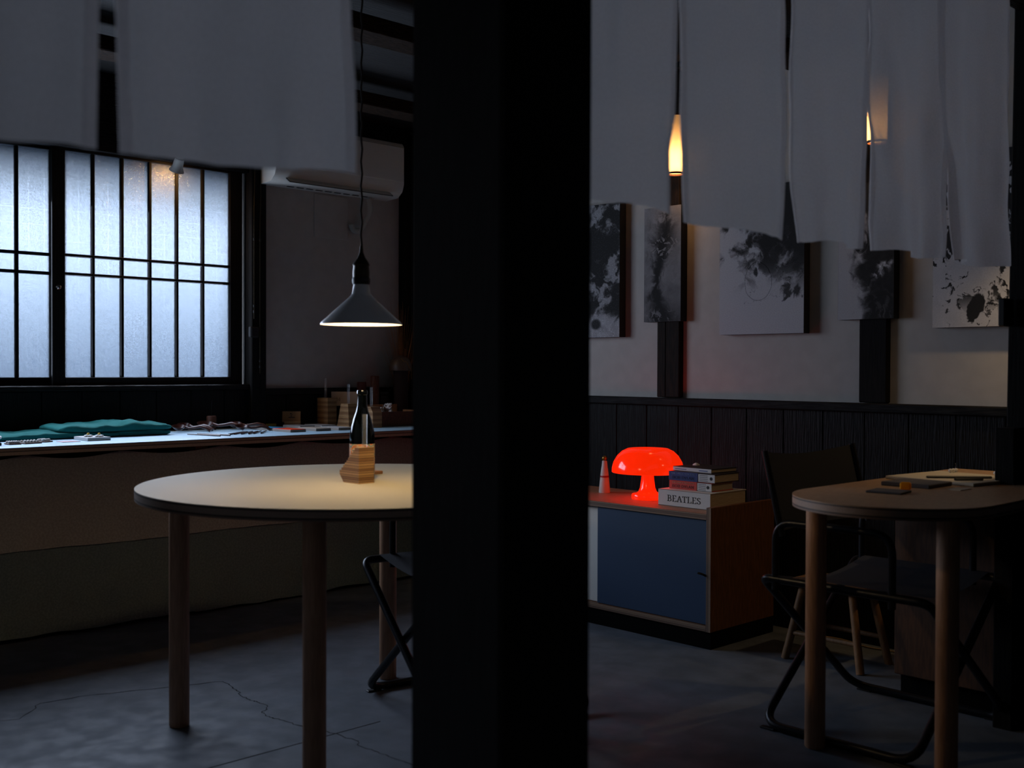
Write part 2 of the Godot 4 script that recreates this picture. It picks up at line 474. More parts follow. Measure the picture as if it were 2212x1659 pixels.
# left and right: arrays of (height, x) from the top down; hem heights at both ends
func noren(left: Array, right: Array, hem_l: float, hem_r: float, fold: float, sd: int, label: String) -> void:
	var top := 2.2
	var nz := noise(1.2, 2, sd)
	var f := func(a: float, b: float) -> Vector3:
		var hem := lerpf(hem_l, hem_r, a) + 0.004 * sin(a * 7.0 + sd) + 0.003 * nz.get_noise_2d(a * 3.0, 7.0)
		var y := lerpf(top, hem, b)
		var x := lerpf(edge_at(left, y), edge_at(right, y), a)
		var z := -1.33 + fold * b * (0.6 * sin(a * 9.0 + sd * 1.7 + b * 1.2) + 0.5 * nz.get_noise_2d(a * 2.0, b * 1.2 + sd)) + 0.006 * nz.get_noise_2d(a * 1.5, b * 2.0)
		return Vector3(x, y, z)
	var o := obj("noren_panel", mb().grid(36, 60, f), M.linen)
	var back := Vector3(0, 0, -0.0012)
	for q in [[0.0, 0.05], [0.95, 1.0]]:
		obj("side_hem", mb().grid(3, 60, func(a: float, b: float) -> Vector3: return f.call(lerpf(q[0], q[1], a), b) + back), M.hem, o)
	tag(o, label, "curtain", "split linen curtain panels")

func lantern(y0: float, y1: float, z0: float, z1: float, label: String) -> void:
	var x0 := 3.915; var x1 := 3.985
	var c := thing("wall_lantern", label, "lamp", Vector3((x0 + x1) / 2, y0, (z0 + z1) / 2), 0, "wall lanterns above the canvases")
	var h := y1 - y0; var w := z1 - z0; var d := x1 - x0
	var g := mat(Color(0.94, 0.90, 0.80), 0.9)
	g.backlight_enabled = true
	g.backlight = Color(1.0, 0.96, 0.88)
	var r := w / 2 + 0.003
	obj("paper_shade", mb().lathe([Vector2(r, 0.0), Vector2(r, h)], 40), g, c)
	for y in [0.0, h]:
		obj("rim_hoop", mb().lathe([Vector2(r - 0.002, y - 0.004), Vector2(r + 0.002, y - 0.004), Vector2(r + 0.002, y + 0.004), Vector2(r - 0.002, y + 0.004), Vector2(r - 0.002, y - 0.004)], 40), M.walnut, c)
	obj("bracket", mb().box(Vector3(d / 2 + 0.02, h * 0.8, 0), Vector3(0.05, 0.03, 0.03), 0.003), M.walnut, c)
	obj("bulb", mb().lathe([Vector2(0, 0), Vector2(0.016, 0.006), Vector2(0.022, 0.022), Vector2(0.016, 0.04), Vector2(0.01, 0.055), Vector2(0, 0.056)], 16, Vector3(0, 0.03, 0)), glow(Color(1.0, 0.78, 0.48), 3.0), c)
	var l := OmniLight3D.new()
	l.name = "lantern_light"
	l.light_color = Color(1.0, 0.74, 0.46)
	l.light_energy = 0.055
	l.omni_range = 8.0
	l.omni_attenuation = 2.0
	l.light_size = 0.03
	l.shadow_enabled = true
	l.position = Vector3(0, 0.052, 0)
	c.add_child(l)

func pendant(label: String, at: Vector3, cord_top: float, energy: float, beam := 0.0) -> void:
	var c := thing("pendant_lamp", label, "lamp", at, 0, "enamel pendant lamps")
	var enamel := mat(Color(0.92, 0.93, 0.94), 0.3)
	# shade: one thin lathe skin, outside and inside
	obj("shade", mb().lathe([Vector2(0.021, 0.118), Vector2(0.023, 0.108), Vector2(0.026, 0.088), Vector2(0.034, 0.078), Vector2(0.113, 0.006), Vector2(0.1165, 0.001), Vector2(0.1165, -0.001), Vector2(0.1145, 0.0005), Vector2(0.111, 0.004), Vector2(0.033, 0.074), Vector2(0.023, 0.084), Vector2(0.019, 0.118)], 48), enamel, c)
	obj("collar", mb().lathe([Vector2(0.0, 0.114), Vector2(0.024, 0.114), Vector2(0.026, 0.12), Vector2(0.026, 0.13), Vector2(0.024, 0.134), Vector2(0.0, 0.134)], 24), M.black, c)
	obj("socket", mb().lathe([Vector2(0.0, 0.134), Vector2(0.024, 0.134), Vector2(0.0245, 0.15), Vector2(0.0225, 0.166), Vector2(0.025, 0.17), Vector2(0.021, 0.178), Vector2(0.012, 0.19), Vector2(0.006, 0.205), Vector2(0.004, 0.225), Vector2(0.0, 0.225)], 24), M.dark_brass, c)
	var cord := []
	for k in 60:
		var y := lerpf(0.22, cord_top - at.y, k / 59.0)
		cord.append(Vector3(0.0018 * sin(y * 90.0), y, 0.0018 * cos(y * 90.0)))
	obj("cord", mb().tube(cord, 0.003, 6), mat(Color(0.16, 0.12, 0.09), 0.9), c)
	obj("bulb", mb().lathe([Vector2(0, 0.016), Vector2(0.014, 0.02), Vector2(0.022, 0.035), Vector2(0.02, 0.052), Vector2(0.012, 0.07), Vector2(0.012, 0.1), Vector2(0, 0.1)], 20), glow(Color(1.0, 0.82, 0.55), 6.0), c)
	var l: Light3D
	if beam > 0.0:      # a reflector bulb: light in a cone straight down
		var sl := SpotLight3D.new()
		sl.spot_angle = beam
		sl.spot_angle_attenuation = 1.0
		sl.spot_range = 8.0
		sl.spot_attenuation = 2.0
		sl.rotation_degrees.x = -90.0
		l = sl
	else:
		var ol := OmniLight3D.new()
		ol.omni_range = 8.0
		ol.omni_attenuation = 2.0
		l = ol
	l.name = "pendant_light"
	l.light_color = Color(1.0, 0.85, 0.645)
	l.light_energy = energy
	l.light_size = 0.02
	l.shadow_enabled = true
	l.position = Vector3(0, 0.036, 0)
	c.add_child(l)

func sash(n: int, x0: float, z: float, label: String) -> void:
	# glass from x0 to x0 + 0.851, six bays wide, three bays high
	var root := Node3D.new()
	root.name = "window_%d" % n
	add_child(root)
	tag(root, label, "", "", "structure")
	var x1 := x0 + 0.851
	var y0 := 1.042; var y1 := 2.094
	obj("stile", mb().box(Vector3(x0 - 0.03, 1.56, z), Vector3(0.06, 1.17, 0.034), 0.002), M.black_wood, root)
	obj("stile", mb().box(Vector3(x1 + 0.035, 1.56, z), Vector3(0.07, 1.17, 0.034), 0.002), M.black_wood, root)
	obj("top_rail", mb().box(Vector3((x0 + x1) / 2, y1 + 0.02, z), Vector3(0.851, 0.04, 0.034), 0.002), M.black_wood_across, root)
	obj("bottom_rail", mb().box(Vector3((x0 + x1) / 2, y0 - 0.022, z), Vector3(0.851, 0.044, 0.034), 0.002), M.black_wood_across, root)
	var xs := [x0]
	for k in 5:
		var xm := x0 + 0.1355 + k * 0.1417
		obj("muntin", mb().box(Vector3(xm, (y0 + y1) / 2, z), Vector3(0.014, y1 - y0, 0.024), 0.002), M.black_wood, root)
		xs.append(xm)
	xs.append(x1)
	var ys := [y0, 1.5245, 1.6115, y1]
	for k in [1, 2]:
		obj("muntin", mb().box(Vector3((x0 + x1) / 2, ys[k], z + 0.001), Vector3(0.851, 0.0135, 0.026), 0.002), M.black_wood_across, root)
	for i in 6:
		for j in 3:
			obj("pane", mb().box(Vector3((xs[i] + xs[i + 1]) / 2, (ys[j] + ys[j + 1]) / 2, z - 0.004), Vector3(xs[i + 1] - xs[i] - 0.002, ys[j + 1] - ys[j] - 0.002, 0.003)), M.glass, root)
	if n == 1:
		obj("lock", mb(Transform3D(Basis(Vector3.RIGHT, PI / 2), Vector3(x0 - 0.032, 1.459, z + 0.017))).lathe([Vector2(0, 0.012), Vector2(0.006, 0.012), Vector2(0.007, 0.004), Vector2(0.012, 0.003), Vector2(0.012, 0), Vector2(0, 0)], 16), M.chrome, root)

func book(label: String, x0: float, x1: float, z0: float, z1: float, y0: float, y1: float, spine: Material, cover: Material, turn := 0.0) -> Node3D:
	var b := thing("book", label, "book", Vector3(x0, y0, (z0 + z1) / 2), turn, "books stacked on the cabinet")
	var w := x1 - x0; var l := z1 - z0; var h := y1 - y0
	obj("pages", mb().box(Vector3(w / 2, h / 2, 0), Vector3(w - 0.006, h - 0.006, l - 0.008)), M.pages, b)
	obj("cover", mb().box(Vector3(w / 2, 0.0015, 0), Vector3(w, 0.003, l), 0.001).box(Vector3(w / 2, h - 0.0015, 0), Vector3(w, 0.003, l), 0.001), cover, b)
	obj("spine", mb().box(Vector3(0.0015, h / 2, 0), Vector3(0.003, h, l), 0.001), spine, b)
	return b

# ---------------------------------------------------------------- the scene
func _ready() -> void:
	var cam := Camera3D.new()
	cam.name = "camera"
	add_child(cam)
	cam.position = Vector3(0, 1.09, 0)
	cam.rotation_degrees = Vector3(-0.8, -43.8, 0.2)
	var ca := CameraAttributesPhysical.new()
	ca.frustum_focal_length = 17.5 / (829.5 / 2378.0)
	ca.exposure_aperture = 4.2
	ca.frustum_focus_distance = 4.7
	ca.frustum_near = 0.05
	ca.frustum_far = 200.0
	cam.attributes = ca
	cam.fov = rad_to_deg(2.0 * atan(829.5 / 2378.0))
	cam.current = true
	var we := WorldEnvironment.new()
	we.name = "environment"
	var e := Environment.new()
	e.background_mode = Environment.BG_SKY
	var sk := ProceduralSkyMaterial.new()
	sk.sky_top_color = Color(0.86, 0.92, 1.0)
	sk.sky_horizon_color = Color(0.88, 0.93, 1.0)
	sk.ground_bottom_color = Color(0.35, 0.38, 0.42)
	sk.ground_horizon_color = Color(0.45, 0.48, 0.52)
	sk.sky_energy_multiplier = 1.75
	sk.ground_energy_multiplier = 0.6
	e.sky = Sky.new()
	e.sky.sky_material = sk
	e.tonemap_mode = Environment.TONE_MAPPER_LINEAR
	e.tonemap_exposure = 1.0
	e.sdfgi_enabled = true
	e.ssao_enabled = true
	e.ssil_enabled = true
	we.environment = e
	add_child(we)
	# daylight through the frosted window
	var day := AreaLight3D.new()
	day.name = "window_daylight"
	day.area_size = Vector2(1.8, 0.8)
	day.light_color = Color(0.825, 0.89, 1.0)
	day.light_energy = 3.9
	day.area_range = 12.0
	day.shadow_enabled = true
	add_child(day)
	day.position = Vector3(1.96, 1.45, -5.135)
	day.rotation_degrees.y = 180.0

	make_materials()
	build_shell()
	build_window_wall()
	build_right_wall()
	build_curtains()
	build_tables()
	build_cabinets()
	build_counter_goods()
	build_seats()

func build_shell() -> void:
	var fl := struct("floor", mb().box(Vector3(1.43, -0.06, -1.5), Vector3(5.6, 0.12, 7.6)), M.floor, "grey polished concrete shop floor with hairline cracks")
	var cr := [[1.913, -3.444], [1.897, -3.322], [1.873, -3.25], [1.872, -3.189], [1.878, -3.142], [1.875, -3.085], [1.836, -3.055], [1.821, -3.005], [1.833, -2.944], [1.843, -2.868], [1.877, -2.754], [1.893, -2.626], [1.873, -2.58], [1.877, -2.493], [1.889, -2.371], [1.9, -2.2]]
	var rng := RandomNumberGenerator.new()
	rng.seed = 5
	for pts in [cr, [[1.0, -3.55], [1.1, -3.58], [1.25, -3.5], [1.36, -3.62], [1.5, -3.6], [1.7, -3.52], [1.913, -3.444]]]:
		var m := mb()
		for k in pts.size() - 1:
			var a := Vector3(pts[k][0], 0.0006, pts[k][1]); var b := Vector3(pts[k + 1][0], 0.0006, pts[k + 1][1])
			var prev := a
			for s in 6:
				var q := a.lerp(b, (s + 1) / 6.0)
				if s < 5: q += Vector3(rng.randf_range(-1, 1), 0, rng.randf_range(-1, 1)) * 0.006
				var side := (q - prev).cross(Vector3.UP).normalized() * rng.randf_range(0.0008, 0.0024)
				m.quad(prev - side, prev + side, q + side, q - side, Vector3.UP)
				prev = q
		obj("crack", m, M.crack, fl)
	obj("control_joint", mb().box(Vector3(1.6, 0.0003, -2.72), Vector3(0.9, 0.0008, 0.004)), M.crack, fl)
	struct("ceiling", mb().box(Vector3(1.43, 2.54, -1.5), Vector3(5.6, 0.12, 7.6)), M.ceiling, "dark timber ceiling above the beams")
	struct("wall_left", mb().box(Vector3(-1.27, 1.24, -1.5), Vector3(0.14, 2.5, 7.6)), M.plaster, "plain plaster wall on the left, outside the view")
	struct("wall_front", mb().box(Vector3(1.43, 1.24, 2.2), Vector3(5.6, 2.5, 0.14)), M.black_wood, "dark timber wall behind the viewer")
	for z in [-4.37, -3.43, -2.49]:
		struct("trim_%d" % int(round(10 + (z + 4.37) / 0.94)), mb().box(Vector3(1.43, 2.382, z), Vector3(5.3, 0.062, 0.145), 0.004), M.beam, "brown grained ceiling joist running along the room")

func build_window_wall() -> void:
	var z := -5.14
	var wm := mb()
	wm.box(Vector3(1.43, 0.49, z - 0.07), Vector3(5.6, 0.99, 0.14))
	wm.box(Vector3(1.43, 2.32, z - 0.07), Vector3(5.6, 0.37, 0.14))
	wm.box(Vector3(-0.13, 1.56, z - 0.07), Vector3(2.4, 1.15, 0.14))
	wm.box(Vector3(3.58, 1.56, z - 0.07), Vector3(1.2, 1.15, 0.14))
	var w := struct("wall_back", wm, M.plaster, "plaster wall with the frosted window and dark boarded base")
	obj("eave", mb().box(Vector3(1.6, 2.11, z - 0.6), Vector3(5.0, 0.05, 0.95)), M.black_wood_across, w)
	# dark timber round the window
	obj("lintel", mb().box(Vector3(0.95, 2.30, z + 0.02), Vector3(4.25, 0.39, 0.05), 0.004), M.black_wood_across, w)
	obj("sill", mb().box(Vector3(0.95, 0.99, z + 0.02), Vector3(4.25, 0.028, 0.06), 0.004), M.black_wood_across, w)
	obj("wall_plate", mb().box(Vector3(3.56, 2.42, z + 0.03), Vector3(1.0, 0.12, 0.08), 0.004), M.black_wood_across, w)
	obj("chair_rail", mb().box(Vector3(3.56, 0.962, z + 0.018), Vector3(1.0, 0.036, 0.04), 0.004), M.black_wood_across, w)
	struct("trim_1", mb().box(Vector3(3.03, 1.23, z + 0.03), Vector3(0.088, 2.46, 0.08), 0.004), M.black_wood, "black timber post right of the frosted window")
	struct("trim_2", mb().box(Vector3(4.04, 1.23, z + 0.03), Vector3(0.075, 2.46, 0.08), 0.004), M.black_wood, "black corner post beyond the pendant lamp")
	for k in 26:
		var x := -0.75 + k * 0.185
		if x > 4.0: break
		obj("plank", mb().box(Vector3(x, 0.4875, z + 0.008), Vector3(0.182, 0.977, 0.02), 0.0025), M.board[k % 3], w)
	sash(1, 2.041, -5.14, "right frosted sliding sash with thin dark muntins")
	sash(2, 1.138, -5.178, "left frosted sliding sash cut by the frame edge")
	obj("window_jamb", mb().box(Vector3(1.05, 1.56, z - 0.02), Vector3(0.06, 1.17, 0.1), 0.002), M.black_wood, w)
	# outside
	var g := obj("ground_outside", mb().box(Vector3(1.6, -0.06, -9.0), Vector3(12, 0.1, 7.5)), mat(Color(0.4, 0.4, 0.4), 0.9))
	tag(g, "pale paved ground outside the frosted window", "", "", "structure")
	var nb := obj("garden_wall", mb().box(Vector3(2.0, 0.90, -7.6), Vector3(10, 1.82, 0.15), 0.01), mat(Color(0.52, 0.57, 0.64), 0.9))
	tag(nb, "pale garden wall outside, a blur through the frosted window", "wall")
	# cables and socket on the post
	for c in [[2.995, 2.44, 1.345], [3.03, 2.44, 1.06]]:
		var t := thing("wall_cable", ["thin dark cable running down to the socket box", "second thin cable running down the black post past the socket"][0 if c[0] < 3.0 else 1], "cable", Vector3(c[0], c[2], z + 0.078))
		obj("wire", mb().tube(rounded([Vector3(0.004, c[1] - c[2] - 0.05, 0), Vector3(0.004, (c[1] - c[2]) * 0.65, 0), Vector3(0, (c[1] - c[2]) * 0.55, 0), Vector3(0, 0, 0)], 0.05), 0.0022, 6), M.dark_brass, t)
		for yy in [0.03, 0.06, (1.75 - c[2])]:
			obj("insulator", mb().lathe([Vector2(0, 0), Vector2(0.006, 0), Vector2(0.004, 0.006), Vector2(0.006, 0.012), Vector2(0, 0.012)], 10, Vector3(0, yy, 0)), M.black, t)
	var so := thing("socket_box", "small black socket box on the post right of the window", "socket", Vector3(2.99, 1.275, z + 0.082))
	obj("box_body", mb().box(Vector3(0, 0, 0), Vector3(0.05, 0.055, 0.024), 0.004), M.black, so)
	obj("cover_plate", mb().box(Vector3(0, 0, 0.013), Vector3(0.036, 0.042, 0.004), 0.001), M.steel, so)
	var hp := obj("access_panel", mb().box(Vector3(3.525, 1.93, z + 0.003), Vector3(0.225, 0.24, 0.006), 0.002), M.plaster)
	tag(hp, "flat plaster coloured panel on the wall below the air conditioner", "panel")
	# air conditioner
	var ac := thing("air_conditioner", "white wall mounted air conditioner above the plaster bay", "air conditioner", Vector3(3.04, 2.05, z))
	var white := mat(Color(0.80, 0.79, 0.76), 0.45)
	var fr := Transform3D(Basis(Vector3(0, 0, 1), Vector3(0, 1, 0), Vector3(-1, 0, 0)), Vector3(0.828, 0, 0))
	obj("body", mb(fr).prism([Vector2(0.0, 0.01), Vector2(0.05, 0.0), Vector2(0.165, 0.005), Vector2(0.205, 0.035), Vector2(0.22, 0.075), Vector2(0.22, 0.285), Vector2(0.205, 0.305), Vector2(0.0, 0.305)], 0.828), white, ac)
	obj("front_panel", mb().box(Vector3(0.414, 0.185, 0.222), Vector3(0.82, 0.195, 0.006), 0.003), white, ac)
	var fl := mb(Transform3D(Basis(Vector3.RIGHT, deg_to_rad(33)), Vector3(0.41, 0.028, 0.19)))
	obj("louver", fl.box(Vector3.ZERO, Vector3(0.66, 0.006, 0.085), 0.002), white, ac)
	obj("louver_seam", mb(Transform3D(Basis(Vector3.RIGHT, deg_to_rad(33)), Vector3(0.41, 0.0275, 0.188))).box(Vector3.ZERO, Vector3(0.672, 0.004, 0.094)), M.black, ac)
	for k in 9:
		obj("vent_slot", mb().box(Vector3(0.16 + k * 0.06, 0.001, 0.1), Vector3(0.04, 0.003, 0.012)), M.ink, ac)
	var hose := obj("drain_hose", mb().tube(rounded([Vector3(3.72, 2.046, z + 0.09), Vector3(3.735, 1.98, z + 0.09), Vector3(3.718, 1.92, z + 0.07), Vector3(3.70, 1.865, z + 0.045), Vector3(3.655, 1.865, z + 0.03), Vector3(3.645, 1.90, z + 0.03)], 0.04), 0.016, 10), mat(Color(0.62, 0.61, 0.58), 0.7))
	tag(hose, "short pale hose curling out below the air conditioner", "hose")
	# small spot in front of the glass
	var sp := thing("spot_lamp", "small white spot lamp hanging in front of the frosted glass", "lamp", Vector3(2.559, 2.055, -5.055))
	sp.rotation_degrees.x = 32.0
	obj("cup", mb().lathe([Vector2(0.0, 0.066), Vector2(0.022, 0.066), Vector2(0.024, 0.05), Vector2(0.026, 0.02), Vector2(0.037, 0.0), Vector2(0.034, 0.0), Vector2(0.023, 0.02), Vector2(0.02, 0.05), Vector2(0.0, 0.05)], 24), mat(Color(0.7, 0.7, 0.68), 0.5), sp)
	obj("neck", mb().lathe([Vector2(0, 0.066), Vector2(0.018, 0.066), Vector2(0.02, 0.08), Vector2(0.014, 0.1), Vector2(0.014, 0.13), Vector2(0, 0.13)], 16), mat(Color(0.7, 0.7, 0.68), 0.5), sp)
	obj("bracket", mb().box(Vector3(0, 0.13, -0.03), Vector3(0.03, 0.012, 0.07), 0.002), M.black, sp)
	obj("bulb", mb().lathe([Vector2(0, -0.008), Vector2(0.014, -0.004), Vector2(0.02, 0.008), Vector2(0.016, 0.03), Vector2(0, 0.03)], 16), glow(Color(1.0, 0.75, 0.45), 130.0), sp)
	var l := OmniLight3D.new()
	l.name = "spot_light"
	l.light_color = Color(1.0, 0.66, 0.36)
	l.light_energy = 0.006
	l.omni_attenuation = 2.0
	l.light_size = 0.02
	l.shadow_enabled = true
	l.position = Vector3(0, -0.002, 0)
	sp.add_child(l)

func build_right_wall() -> void:
	var x := 4.06
	var w := struct("wall_right", mb().box(Vector3(x + 0.07, 1.24, -1.5), Vector3(0.14, 2.5, 7.6)), M.plaster, "plaster wall above dark vertical boards, hung with ink canvases")
	for k in 20:
		var z := -5.055 + k * 0.185 + 0.0
		obj("plank", mb().box(Vector3(x - 0.008, 0.462, z), Vector3(0.024, 0.925, 0.1825), 0.0025), M.board[(k * 2 + k / 3) % 3], w)
	obj("chair_rail", mb().box(Vector3(x - 0.016, 0.94, -3.2), Vector3(0.045, 0.036, 3.8), 0.004), M.rail, w)
	obj("top_plate", mb().box(Vector3(x - 0.03, 2.475, -3.2), Vector3(0.07, 0.05, 3.8), 0.004), M.black_wood_across, w)
	struct("trim_3", mb().box(Vector3(x - 0.013, 1.71, -3.165), Vector3(0.035, 1.5, 0.13), 0.004), M.post_wood, "brown wall post behind the second canvas from the near post").add_child(joint_line(Vector3(x - 0.031, 1.71, -3.18)))
	struct("trim_4", mb().box(Vector3(x - 0.013, 1.71, -2.149), Vector3(0.035, 1.5, 0.118), 0.004), M.black_wood, "black wall post behind the fourth canvas")
	canvas(1, -3.84, -3.444, 1.243, 1.888, "leftmost ink canvas, dark clouded, half hidden by the near post")
	canvas(2, -3.293, -3.08, 1.309, 1.837, "narrow ink canvas with one dark swirling column on grey")
	canvas(3, -2.867, -2.447, 1.241, 1.872, "widest pale ink canvas with smoke spreading from its upper right")
	canvas(4, -2.292, -2.054, 1.29, 1.825, "narrow ink canvas pale at left and black at right with a white flash")
	canvas(5, -1.898, -1.42, 1.249, 1.888, "rightmost white ink canvas with a black blot and drips")
	lantern(1.966, 2.225, -3.10, -3.03, "glowing round paper wall lantern behind the first curtain slit right of the post")
	lantern(1.966, 2.215, -2.13, -2.06, "glowing round paper wall lantern showing through the fourth curtain panel")

func joint_line(at: Vector3) -> MeshInstance3D:
	var o := MeshInstance3D.new()
	o.mesh = mb().box(at, Vector3(0.002, 1.49, 0.004)).mesh()
	o.material_override = M.plinth
	o.name = "shrinkage_crack"
	return o

func build_curtains() -> void:
	struct("trim_5", mb().box(Vector3(1.281, 1.24, -1.363), Vector3(0.212, 2.48, 0.226), 0.006), M.near_post, "big black timber post in the middle foreground")
	var rp := struct("trim_6", mb(Transform3D(Basis(Vector3(0, 0, 1), deg_to_rad(-1.4)), Vector3(3.54, 0, -1.3))).box(Vector3(0, 1.24, 0), Vector3(0.2, 2.6, 0.2), 0.005), M.black_wood, "black timber post at the right edge of the view")
	obj("latch_plate", mb().box(Vector3(3.43, 1.267, -1.39), Vector3(0.07, 0.085, 0.02), 0.003), M.black, rp)
	obj("lower_stile", mb().box(Vector3(3.5, 0.45, -1.37), Vector3(0.24, 0.93, 0.06), 0.004), M.black_wood, rp)
	struct("trim_7", mb().box(Vector3(1.43, 2.34, -1.33), Vector3(5.3, 0.28, 0.12), 0.004), M.black_wood_across, "dark lintel carrying the split curtains")
	struct("trim_8", mb().box(Vector3(3.87, 1.24, -1.21), Vector3(0.5, 2.48, 0.08), 0.004), M.black_wood, "dark panel right of the right post")
	noren([Vector2(2.2, 0.235), Vector2(1.35, 0.225)], [Vector2(2.2, 0.577), Vector2(1.58, 0.575), Vector2(1.352, 0.572)], 1.350, 1.356, 0.012, 1, "leftmost linen curtain panel, cut by the frame edge")
	noren([Vector2(2.2, 0.585), Vector2(1.58, 0.593), Vector2(1.44, 0.598), Vector2(1.355, 0.602)], [Vector2(2.2, 0.93), Vector2(1.58, 0.946), Vector2(1.507, 0.953), Vector2(1.376, 0.955)], 1.355, 1.374, 0.012, 2, "wide pale linen curtain panel in front of the frosted window")
	noren([Vector2(2.2, 1.392), Vector2(1.3, 1.392)], [Vector2(2.2, 1.716), Vector2(1.72, 1.711), Vector2(1.582, 1.709), Vector2(1.513, 1.695), Vector2(1.39, 1.692)], 1.399, 1.391, 0.01, 3, "linen curtain panel directly right of the middle post")
	noren([Vector2(2.2, 1.718), Vector2(1.72, 1.719), Vector2(1.582, 1.723), Vector2(1.513, 1.732), Vector2(1.378, 1.735)], [Vector2(2.2, 2.098), Vector2(1.72, 2.102), Vector2(1.6, 2.113), Vector2(1.5, 2.115), Vector2(1.378, 2.106)], 1.379, 1.379, 0.012, 4, "linen curtain panel above the widest ink canvas")
	noren([Vector2(2.2, 2.112), Vector2(1.72, 2.12), Vector2(1.6, 2.13), Vector2(1.5, 2.138), Vector2(1.379, 2.163)], [Vector2(2.2, 2.472), Vector2(1.9, 2.470), Vector2(1.72, 2.466), Vector2(1.67, 2.463), Vector2(1.386, 2.452)], 1.379, 1.386, 0.022, 5, "linen curtain panel left of the glowing lantern spot")
	noren([Vector2(2.2, 2.477), Vector2(1.9, 2.478), Vector2(1.72, 2.486), Vector2(1.67, 2.494), Vector2(1.45, 2.5), Vector2(1.384, 2.519)], [Vector2(2.2, 2.846), Vector2(1.72, 2.846), Vector2(1.70, 2.852), Vector2(1.387, 2.85)], 1.384, 1.387, 0.04, 6, "linen curtain panel with the lantern spot shining through")
	noren([Vector2(2.2, 2.849), Vector2(1.72, 2.85), Vector2(1.7, 2.862), Vector2(1.387, 2.9)], [Vector2(2.2, 3.278), Vector2(1.9, 3.273), Vector2(1.63, 3.269), Vector2(1.388, 3.269)], 1.384, 1.388, 0.045, 7, "rightmost folded linen curtain panel beside the right post")

func top_poly(kind: String) -> Array:
	var p := []
	if kind == "round":
		for k in 96: p.append(Vector2(cos(TAU * k / 96.0), sin(TAU * k / 96.0)) * 0.645)
	else:
		for k in 49:
			var a := PI / 2 + PI * k / 48.0
			p.append(Vector2(0.27 * cos(a), 0.27 * sin(a)))
		p.append(Vector2(0.97, -0.27)); p.append(Vector2(0.97, 0.27))
	return p

func slab(called: String, poly: Array, y0: float, y1: float, top: Material, rim: Material, parent: Node3D) -> void:
	var fr := Transform3D(Basis(Vector3(1, 0, 0), Vector3(0, 0, 1), Vector3(0, -1, 0)), Vector3(0, y1 - 0.002, 0))
	var o := obj(called, mb(fr).prism(poly, y1 - y0 - 0.002), rim, parent)
	var fr2 := Transform3D(Basis(Vector3(1, 0, 0), Vector3(0, 0, 1), Vector3(0, -1, 0)), Vector3(0, y1, 0))
	obj("laminate", mb(fr2).prism(poly, 0.002), top, o)

